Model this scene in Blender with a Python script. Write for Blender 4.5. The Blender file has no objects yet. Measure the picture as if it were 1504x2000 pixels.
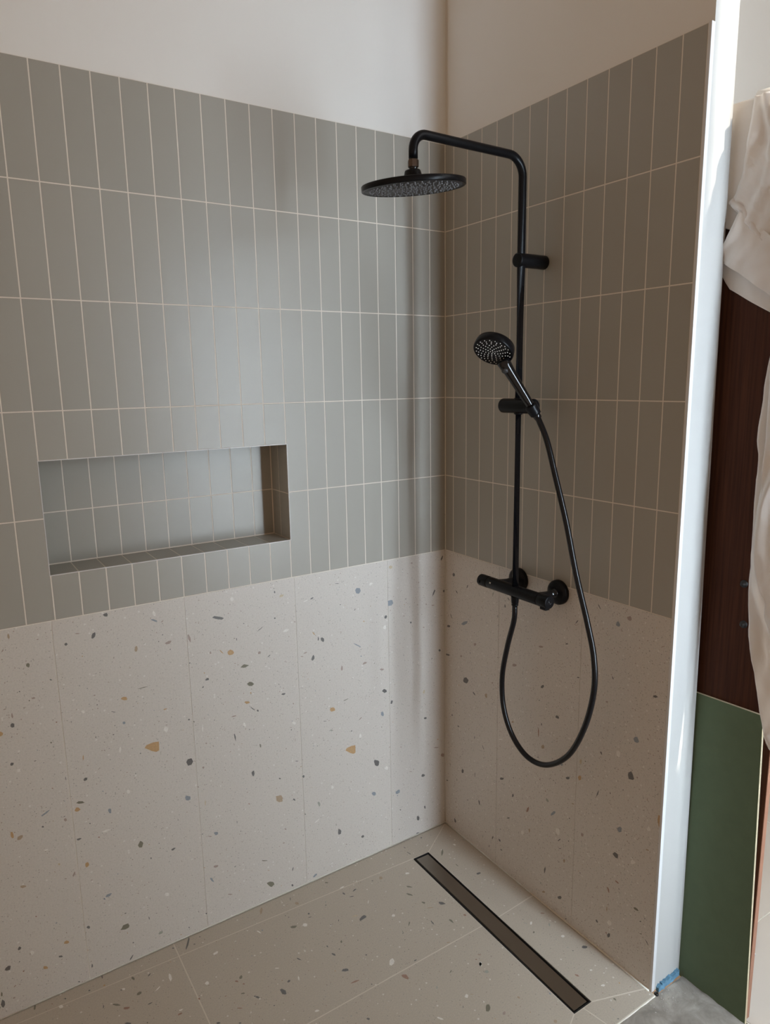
import bpy, bmesh, math, random
from mathutils import Vector, Matrix
S = bpy.context.scene
# ---------------------------------------------------------------- camera, world, lights, exposure
cam_d = bpy.data.cameras.new('camera'); cam = bpy.data.objects.new('camera', cam_d)
S.collection.objects.link(cam); S.camera = cam
cam_d.sensor_fit = 'VERTICAL'; cam_d.sensor_height = 36.0; cam_d.lens = 1370.13 / 2000 * 36.0
cam_d.clip_start = 0.01
cam.matrix_world = Matrix(((0.83754576, 0.11463068, -0.5342068, -1.3355709),
                           (-0.54611309, 0.1458243, -0.82492167, -1.7138426),
                           (-0.01666099, 0.98264698, 0.18473584, 1.49097174), (0, 0, 0, 1)))
S.view_settings.view_transform = 'Standard'; S.view_settings.look = 'None'
S.view_settings.gamma = 1.0; S.view_settings.use_curve_mapping = False
S.view_settings.exposure = 0.0
w = bpy.data.worlds.new('world'); S.world = w; w.use_nodes = True
w.node_tree.nodes['Background'].inputs[0].default_value = (1.0, 0.70, 0.48, 1)
w.node_tree.nodes['Background'].inputs[1].default_value = 0.36
def area(name, loc, rot, sx, sy, power, col, spread=180):
    l = bpy.data.lights.new(name, 'AREA'); l.shape = 'RECTANGLE'; l.size = sx; l.size_y = sy
    l.energy = power; l.color = col; l.spread = math.radians(spread)
    o = bpy.data.objects.new(name, l); S.collection.objects.link(o); o.location = loc; o.rotation_euler = rot
    return o
area('daylight_slim_window', (0.11, -2.355, 1.25), (math.radians(90), 0, 0), 0.18, 1.7, 40.0, (0.72, 0.86, 1.0))
area('fill_middle_opening', (0.345, -2.355, 1.25), (math.radians(90), 0, 0), 0.13, 1.7, 10.0, (0.84, 0.93, 1.0))  # added weaker source beside the slim one, for a side gradient
area('fill_tall_opening', (1.05, -2.12, 2.70), (math.radians(90), 0, 0), 1.1, 2.0, 14.0, (0.93, 0.96, 1.0))  # added source in the tall opening, lifts the next room and ceiling
sun = bpy.data.lights.new('sun', 'SUN'); sun.energy = 5.0; sun.color = (1.0, 0.93, 0.82); sun.angle = math.radians(1.2)
so = bpy.data.objects.new('sun', sun); S.collection.objects.link(so)
so.rotation_euler = Vector((-1, 3.0, -2.6)).to_track_quat('-Z', 'Y').to_euler()

C = S.collection
R = math.radians
# ---------------------------------------------------------------- materials
def mat(name, col, rough=0.5, metal=0.0, bump=None, var=0.0, vscale=8.0, spec=0.5, coat=0.0):
    m = bpy.data.materials.new(name); m.use_nodes = True; nt = m.node_tree
    b = nt.nodes['Principled BSDF']; b.inputs['Base Color'].default_value = (*col, 1)
    b.inputs['Roughness'].default_value = rough; b.inputs['Metallic'].default_value = metal
    b.inputs['Specular IOR Level'].default_value = spec
    if coat: b.inputs['Coat Weight'].default_value = coat; b.inputs['Coat Roughness'].default_value = 0.15
    tc = nt.nodes.new('ShaderNodeTexCoord')
    if var:
        n = nt.nodes.new('ShaderNodeTexNoise'); n.inputs['Scale'].default_value = vscale; n.inputs['Detail'].default_value = 4
        nt.links.new(tc.outputs['Object'], n.inputs['Vector'])
        mx = nt.nodes.new('ShaderNodeMix'); mx.data_type = 'RGBA'
        mx.inputs['A'].default_value = (*[c * (1 - var) for c in col], 1)
        mx.inputs['B'].default_value = (*[min(1, c * (1 + var)) for c in col], 1)
        nt.links.new(n.outputs['Fac'], mx.inputs['Factor']); nt.links.new(mx.outputs['Result'], b.inputs['Base Color'])
    if bump:
        n2 = nt.nodes.new('ShaderNodeTexNoise'); n2.inputs['Scale'].default_value = bump[0]; n2.inputs['Detail'].default_value = 5
        nt.links.new(tc.outputs['Object'], n2.inputs['Vector'])
        bp = nt.nodes.new('ShaderNodeBump'); bp.inputs['Strength'].default_value = bump[1]; bp.inputs['Distance'].default_value = 0.002
        nt.links.new(n2.outputs['Fac'], bp.inputs['Height']); nt.links.new(bp.outputs['Normal'], b.inputs['Normal'])
    return m

def mat_tile():
    m = mat('sage_glazed_tile', (0.365, 0.350, 0.307), 0.34, bump=(7, 0.25))
    nt = m.node_tree; b = nt.nodes['Principled BSDF']
    a = nt.nodes.new('ShaderNodeAttribute'); a.attribute_name = 'tone'
    mp = nt.nodes.new('ShaderNodeMapRange'); mp.inputs[3].default_value = 0.975; mp.inputs[4].default_value = 1.025
    nt.links.new(a.outputs['Fac'], mp.inputs[0])
    mu = nt.nodes.new('ShaderNodeVectorMath'); mu.operation = 'SCALE'; mu.inputs[0].default_value = (0.365, 0.350, 0.307)
    nt.links.new(mp.outputs[0], mu.inputs['Scale']); nt.links.new(mu.outputs[0], b.inputs['Base Color'])
    return m

def mat_terrazzo(name, col, amt=1.0):
    m = mat(name, col, 0.42); nt = m.node_tree; b = nt.nodes['Principled BSDF']
    tc = nt.nodes.new('ShaderNodeTexCoord')
    cur = None
    # fine sand-like mottling
    n = nt.nodes.new('ShaderNodeTexNoise'); n.inputs['Scale'].default_value = 260; n.inputs['Detail'].default_value = 3
    nt.links.new(tc.outputs['Object'], n.inputs['Vector'])
    mr = nt.nodes.new('ShaderNodeMapRange'); mr.inputs[1].default_value = 0.3; mr.inputs[2].default_value = 0.7
    mr.inputs[3].default_value = 0.93; mr.inputs[4].default_value = 1.05
    nt.links.new(n.outputs['Fac'], mr.inputs[0])
    sc = nt.nodes.new('ShaderNodeVectorMath'); sc.operation = 'SCALE'; sc.inputs[0].default_value = col
    nt.links.new(mr.outputs[0], sc.inputs['Scale']); cur = sc.outputs[0]
    # small grains of several colours: cells of a voronoi kept only where the cell's random value is rare
    for scale, size, thr, gc in ((230, 0.30, 0.955, (0.20, 0.19, 0.17)), (170, 0.26, 0.975, (0.30, 0.19, 0.15)),
                                 (120, 0.30, 0.965, (0.80, 0.78, 0.74)), (300, 0.34, 0.90, (0.42, 0.38, 0.33))):
        v = nt.nodes.new('ShaderNodeTexVoronoi'); v.inputs['Scale'].default_value = scale
        nt.links.new(tc.outputs['Object'], v.inputs['Vector'])
        lt = nt.nodes.new('ShaderNodeMath'); lt.operation = 'LESS_THAN'; lt.inputs[1].default_value = size
        nt.links.new(v.outputs['Distance'], lt.inputs[0])
        sp = nt.nodes.new('ShaderNodeSeparateColor'); nt.links.new(v.outputs['Color'], sp.inputs[0])
        gt = nt.nodes.new('ShaderNodeMath'); gt.operation = 'GREATER_THAN'; gt.inputs[1].default_value = thr
        nt.links.new(sp.outputs[0], gt.inputs[0])
        an = nt.nodes.new('ShaderNodeMath'); an.operation = 'MULTIPLY'
        nt.links.new(lt.outputs[0], an.inputs[0]); nt.links.new(gt.outputs[0], an.inputs[1])
        a2 = nt.nodes.new('ShaderNodeMath'); a2.operation = 'MULTIPLY'; a2.inputs[1].default_value = 0.6 * amt
        nt.links.new(an.outputs[0], a2.inputs[0])
        mx = nt.nodes.new('ShaderNodeMix'); mx.data_type = 'RGBA'; mx.inputs['B'].default_value = (*gc, 1)
        nt.links.new(a2.outputs[0], mx.inputs['Factor']); nt.links.new(cur, mx.inputs['A']); cur = mx.outputs['Result']
    nt.links.new(cur, b.inputs['Base Color'])
    return m

def mat_wood():
    m = mat('dark_red_veneer', (0.10, 0.030, 0.016), 0.6, spec=0.15); nt = m.node_tree; b = nt.nodes['Principled BSDF']
    tc = nt.nodes.new('ShaderNodeTexCoord'); mp = nt.nodes.new('ShaderNodeMapping'); mp.inputs['Scale'].default_value = (60, 60, 1.5)
    n = nt.nodes.new('ShaderNodeTexNoise'); n.inputs['Scale'].default_value = 3; n.inputs['Detail'].default_value = 6
    nt.links.new(tc.outputs['Object'], mp.inputs[0]); nt.links.new(mp.outputs[0], n.inputs['Vector'])
    cr = nt.nodes.new('ShaderNodeValToRGB'); cr.color_ramp.elements[0].color = (0.040, 0.013, 0.007, 1); cr.color_ramp.elements[0].position = 0.3
    cr.color_ramp.elements[1].color = (0.085, 0.030, 0.014, 1); cr.color_ramp.elements[1].position = 0.75
    nt.links.new(n.outputs['Fac'], cr.inputs[0]); nt.links.new(cr.outputs[0], b.inputs['Base Color'])
    return m

def mat_concrete():
    m = mat('raw_concrete', (0.3, 0.28, 0.25), 0.95, bump=(45, 0.9)); nt = m.node_tree; b = nt.nodes['Principled BSDF']
    tc = nt.nodes.new('ShaderNodeTexCoord'); n = nt.nodes.new('ShaderNodeTexNoise'); n.inputs['Scale'].default_value = 16; n.inputs['Detail'].default_value = 8
    n.inputs['Roughness'].default_value = 0.65; n.inputs['Distortion'].default_value = 0.6
    nt.links.new(tc.outputs['Object'], n.inputs['Vector']); cr = nt.nodes.new('ShaderNodeValToRGB'); e = cr.color_ramp.elements
    e[0].position = 0.32; e[0].color = (0.19, 0.165, 0.14, 1); e[1].position = 0.68; e[1].color = (0.40, 0.36, 0.31, 1)
    k = e.new(0.5); k.color = (0.28, 0.25, 0.215, 1)
    nt.links.new(n.outputs['Fac'], cr.inputs[0]); nt.links.new(cr.outputs[0], b.inputs['Base Color']); return m

def mat_cloth():
    m = mat('white_cotton', (0.95, 0.93, 0.90), 0.95, bump=(16, 0.3)); nt = m.node_tree; b = nt.nodes['Principled BSDF']
    t = nt.nodes.new('ShaderNodeBsdfTranslucent'); t.inputs['Color'].default_value = (0.95, 0.87, 0.80, 1)
    mx = nt.nodes.new('ShaderNodeMixShader'); mx.inputs[0].default_value = 0.25; out = nt.nodes['Material Output']
    nt.links.new(b.outputs[0], mx.inputs[1]); nt.links.new(t.outputs[0], mx.inputs[2]); nt.links.new(mx.outputs[0], out.inputs['Surface']); return m

M = dict(
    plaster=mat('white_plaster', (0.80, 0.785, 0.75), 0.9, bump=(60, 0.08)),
    plaster_end_dimmed=mat('white_plaster_end_dimmed', (0.46, 0.45, 0.43), 0.8, bump=(50, 0.1)),  # same white plaster, greyed to offset the strong light on it
    tile=mat_tile(),
    grout_f=mat('cream_floor_grout', (0.66, 0.60, 0.51), 0.95),
    grout=mat('pale_grout', (0.76, 0.70, 0.62), 0.95, bump=(300, 0.2)),
    terr=mat_terrazzo('cream_terrazzo', (0.63, 0.59, 0.54)),
    terr_f=mat_terrazzo('terrazzo_floor_dimmed', (0.50, 0.44, 0.36)),  # terrazzo darkened and warmed, dim floor light put into the colour
    bead=mat('cream_sealant', (0.90, 0.86, 0.76), 0.5),
    trim=mat('white_edge_trim', (0.68, 0.68, 0.68), 0.35),
    black=mat('matt_black_metal', (0.005, 0.005, 0.006), 0.30, spec=0.16),
    black_gloss=mat('satin_black_metal', (0.005, 0.005, 0.006), 0.13, spec=0.5),
    hose=mat('black_hose', (0.005, 0.005, 0.006), 0.25, spec=0.35),
    face=mat('dark_grey_spray_face', (0.035, 0.035, 0.037), 0.5),
    nozzle=mat('grey_silicone_nozzle', (0.13, 0.13, 0.135), 0.45),
    nozzle_light=mat('pale_silicone_nozzle', (0.75, 0.72, 0.68), 0.4),
    bronze=mat('bronze_nut_metal', (0.12, 0.085, 0.065), 0.35, metal=0.8),
    chrome=mat('chrome_metal', (0.7, 0.7, 0.7), 0.15, metal=1.0),
    steel=mat('brushed_steel', (0.30, 0.27, 0.235), 0.36, metal=1.0, bump=(200, 0.05)),
    void=mat('drain_gap_black', (0.008, 0.008, 0.008), 0.7),
    concrete=mat_concrete(),
    floor_far=mat('beige_floor_tile', (0.52, 0.46, 0.40), 0.5, var=0.06, vscale=3),
    green=mat('green_board_paper', (0.115, 0.165, 0.098), 0.9, bump=(250, 0.15), var=0.10, vscale=40),
    board_edge=mat('cream_board_edge', (0.48, 0.40, 0.26), 0.9),
    wood=mat_wood(),
    wood_edge=mat('reddish_wood_edge', (0.27, 0.125, 0.075), 0.6),
    hole=mat('black_peg', (0.01, 0.01, 0.01), 0.4),
    cloth=mat_cloth(),
    cloth_hem=mat('white_cotton_hem', (0.76, 0.73, 0.70), 0.95, bump=(120, 0.6)),
    blue=mat('blue_foam', (0.12, 0.26, 0.38), 0.8, var=0.6, vscale=160),
    dust=mat('plaster_crumbs', (0.62, 0.58, 0.54), 0.95),
    scrap=mat('brown_cardboard', (0.34, 0.20, 0.13), 0.9),
    paper=mat('white_paper', (0.75, 0.75, 0.75), 0.8),
    ceiling=mat('white_ceiling', (0.75, 0.70, 0.62), 0.95),
    frame=mat('white_window_frame', (0.75, 0.75, 0.75), 0.5),
    glass=mat('sun_stop_glass', (0.8, 0.85, 0.9), 0.6),
    print_blue=mat('blue_print', (0.16, 0.30, 0.62), 0.6),
    print_pink=mat('pale_pink_print', (0.72, 0.58, 0.55), 0.6),
)
CHIP = {'D': (0.150, 0.145, 0.140), 'G': (0.20, 0.19, 0.14), 'g': (0.36, 0.36, 0.31), 'O': (0.50, 0.325, 0.165),
        'o': (0.55, 0.46, 0.32), 'B': (0.27, 0.30, 0.33), 'P': (0.38, 0.30, 0.26), 'R': (0.42, 0.32, 0.22),
        'r': (0.33, 0.20, 0.145), 'W': (0.76, 0.73, 0.68)}
for k, c in CHIP.items(): M['chip_' + k] = mat('stone_chip_' + k, c, 0.42, var=0.22, vscale=220)
CHIP_KEYS = list(CHIP)

# ---------------------------------------------------------------- mesh helpers
def obj(name, bm, mats, parent=None, smooth=False):
    me = bpy.data.meshes.new(name); bm.normal_update(); bm.to_mesh(me); bm.free()
    for m_ in (mats if isinstance(mats, (list, tuple)) else [mats]): me.materials.append(m_)
    if smooth:
        for p in me.polygons: p.use_smooth = True
    o = bpy.data.objects.new(name, me); C.objects.link(o)
    if parent: o.parent = parent; o.matrix_parent_inverse = Matrix.Translation(parent.location).inverted()
    return o
def empty(name, loc):
    o = bpy.data.objects.new(name, None); C.objects.link(o); o.location = loc; o.empty_display_size = 0.05; return o
def tag(o, label, cat, group=None):
    o['label'] = label; o['category'] = cat
    if group: o['group'] = group
    return o
def struct(o): o['kind'] = 'structure'; return o
def box(bm, a, b, mi=0, bev=0.0):
    vs = [bm.verts.new((x, y, z)) for x in (a[0], b[0]) for y in (a[1], b[1]) for z in (a[2], b[2])]
    fs = []
    for q in ((0, 1, 3, 2), (4, 6, 7, 5), (0, 4, 5, 1), (2, 3, 7, 6), (0, 2, 6, 4), (1, 5, 7, 3)):
        f = bm.faces.new([vs[i] for i in q]); f.material_index = mi; fs.append(f)
    if bev:
        es = list({e for f in fs for e in f.edges})
        bmesh.ops.bevel(bm, geom=es, offset=bev, segments=2, affect='EDGES', profile=0.5)
    return vs
def poly(bm, pts, mi=0):
    f = bm.faces.new([bm.verts.new(p) for p in pts]); f.material_index = mi; return f
def prism(bm, pts, z0, z1, mi=0, bev=0.0):
    lo = [bm.verts.new((x, y, z0)) for x, y in pts]; hi = [bm.verts.new((x, y, z1)) for x, y in pts]
    n = len(pts); f = bm.faces.new(hi); f.material_index = mi; top = f
    bm.faces.new(lo[::-1]).material_index = mi
    for i in range(n):
        bm.faces.new((lo[i], lo[(i + 1) % n], hi[(i + 1) % n], hi[i])).material_index = mi
    return top
def inset_poly(pts, d):
    n = len(pts); ar = sum(pts[i][0] * pts[(i + 1) % n][1] - pts[(i + 1) % n][0] * pts[i][1] for i in range(n))
    if ar < 0: pts = pts[::-1]
    out = []
    for i in range(n):
        a, b, c = Vector(pts[i - 1]), Vector(pts[i]), Vector(pts[(i + 1) % n])
        d1 = (b - a).normalized(); d2 = (c - b).normalized()
        n1 = Vector((-d1.y, d1.x)); n2 = Vector((-d2.y, d2.x))
        m_ = (n1 + n2); m_ = m_ / max(0.25, m_.dot(n1)) if m_.length > 1e-6 else n1
        out.append((b.x + m_.x * d, b.y + m_.y * d))
    return out
def frame_of(t, up=Vector((0, 0, 1))):
    t = t.normalized()
    if abs(t.dot(up)) > 0.97: up = Vector((0, 1, 0))
    a = t.cross(up).normalized(); b = a.cross(t).normalized(); return a, b
def tube(bm, pts, radii, seg=20, caps=True, mi=0):
    pts = [Vector(p) for p in pts]; n = len(pts)
    if not isinstance(radii, (list, tuple)): radii = [radii] * n
    rings = []; pa = None
    for i, p in enumerate(pts):
        t = (pts[min(i + 1, n - 1)] - pts[max(i - 1, 0)]).normalized()
        if pa is None: a, b = frame_of(t)
        else:
            a = (pa - t * pa.dot(t)).normalized(); b = t.cross(a)
        pa = a
        rings.append([bm.verts.new(p + a * radii[i] * math.cos(2 * math.pi * k / seg) + b * radii[i] * math.sin(2 * math.pi * k / seg)) for k in range(seg)])
    for r0, r1 in zip(rings, rings[1:]):
        for k in range(seg):
            f = bm.faces.new((r0[k], r0[(k + 1) % seg], r1[(k + 1) % seg], r1[k])); f.smooth = True; f.material_index = mi
    if caps:
        bm.faces.new(rings[0][::-1]).material_index = mi; bm.faces.new(rings[-1]).material_index = mi
def lathe(bm, origin, axis, prof, seg=48, mi=0):
    """prof: list of (distance along axis, radius); sharp turns are kept by doubling profile points"""
    o = Vector(origin); ax = Vector(axis).normalized(); a, b = frame_of(ax); rings = []
    for d, r in prof:
        if r < 1e-6: rings.append([bm.verts.new(o + ax * d)])
        else: rings.append([bm.verts.new(o + ax * d + (a * math.cos(2 * math.pi * k / seg) + b * math.sin(2 * math.pi * k / seg)) * r) for k in range(seg)])
    for r0, r1 in zip(rings, rings[1:]):
        for k in range(seg):
            k2 = (k + 1) % seg
            if len(r0) == 1 and len(r1) == 1: continue
            if len(r0) == 1: f = bm.faces.new((r0[0], r1[k2], r1[k]))
            elif len(r1) == 1: f = bm.faces.new((r0[k], r0[k2], r1[0]))
            else: f = bm.faces.new((r0[k], r0[k2], r1[k2], r1[k]))
            f.smooth = True; f.material_index = mi
    bmesh.ops.recalc_face_normals(bm, faces=bm.faces)
def edge_round(d0, d1, r, e=0.0015, n=4, close0=True, close1=True):
    """profile of a disc/cylinder with rounded rims"""
    p = []
    if close0:
        p.append((d0, 0)); p += [(d0 + e - e * math.cos(R(90 * i / n)), r - e + e * math.sin(R(90 * i / n))) for i in range(n + 1)]
    else: p.append((d0, r))
    if close1:
        p += [(d1 - e + e * math.sin(R(90 * i / n)), r - e + e * math.cos(R(90 * i / n))) for i in range(n + 1)]; p.append((d1, 0))
    else: p.append((d1, r))
    return p
def catmull(P, n=8):
    P = [Vector(p) for p in P]; Q = [P[0] * 2 - P[1]] + P + [P[-1] * 2 - P[-2]]; out = []
    for i in range(1, len(Q) - 2):
        for k in range(n):
            t = k / n; a, b, c, d = Q[i - 1:i + 3]
            out.append(0.5 * ((2 * b) + (c - a) * t + (2 * a - 5 * b + 4 * c - d) * t * t + (3 * b - a - 3 * c + d) * t ** 3))
    out.append(P[-1]); return out

# tiles as real slabs standing proud of the grout; P(u, v, depth) maps a wall patch into the room
def tiles(rects, P, gap=0.0013, bev=0.0006, seed=1):
    bm = bmesh.new(); lay = bm.faces.layers.float.new('tone'); rnd = random.Random(seed)
    for u0, u1, v0, v1 in rects:
        if u1 - u0 < 0.004 or v1 - v0 < 0.004: continue
        tone = rnd.random(); u0 += gap; u1 -= gap; v0 += gap; v1 -= gap
        q = [(u0, v0), (u1, v0), (u1, v1), (u0, v1)]
        q2 = [(u0 + bev, v0 + bev), (u1 - bev, v0 + bev), (u1 - bev, v1 - bev), (u0 + bev, v1 - bev)]
        a = [bm.verts.new(P(u, v, 0.003)) for u, v in q]; b = [bm.verts.new(P(u, v, bev * 0.5)) for u, v in q]
        tl = rnd.uniform(-0.00012, 0.00012)
        c = [bm.verts.new(P(u, v, (tl if i in (0, 1) else -tl))) for i, (u, v) in enumerate(q2)]
        fs = [bm.faces.new(c)]
        for i in range(4):
            j = (i + 1) % 4
            fs.append(bm.faces.new((b[i], b[j], c[j], c[i]))); fs.append(bm.faces.new((a[i], a[j], b[j], b[i])))
        for f in fs: f[lay] = tone
    bmesh.ops.recalc_face_normals(bm, faces=bm.faces)
    return bm
def chips(bm, text, P, clip=None):
    for ln in text.strip().split('\n'):
        k, *pp = ln.split(' ')
        pts = [tuple(int(v) / 1e4 for v in q.split(',')) for q in pp]
        if clip: pts = [clip(*q) for q in pts]
        f = poly(bm, [P(u, v, -0.00015) for u, v in pts], 1 + CHIP_KEYS.index(k))
def scatter_chips(bm, P, u0, u1, v0, v1, n, seed, keep=lambda u, v: True, smax=0.011):
    rnd = random.Random(seed); keys = 'DDDDGgOPPRWWrBB'
    for _ in range(n):
        u, v = rnd.uniform(u0, u1), rnd.uniform(v0, v1)
        if not keep(u, v): continue
        a = rnd.uniform(0, 6.28); L = 0.003 + smax * rnd.random() ** 3; W_ = L * rnd.uniform(0.3, 0.9); m_ = rnd.choice((5, 6, 7))
        pts = []
        for k in range(m_):
            t = a + k * 6.283 / m_ + rnd.uniform(-.3, .3); r = rnd.uniform(.7, 1.1) * 0.5
            x, y = r * math.cos(t) * L, r * math.sin(t) * W_
            pts.append(P(u + x * math.cos(a) - y * math.sin(a), v + x * math.sin(a) + y * math.cos(a), -0.00012))
        poly(bm, pts, 1 + CHIP_KEYS.index(rnd.choice(keys)))
TERR = [M['terr']] + [M['chip_' + k] for k in CHIP_KEYS]
TERR_F = [M['terr_f']] + [M['chip_' + k] for k in CHIP_KEYS]
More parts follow.
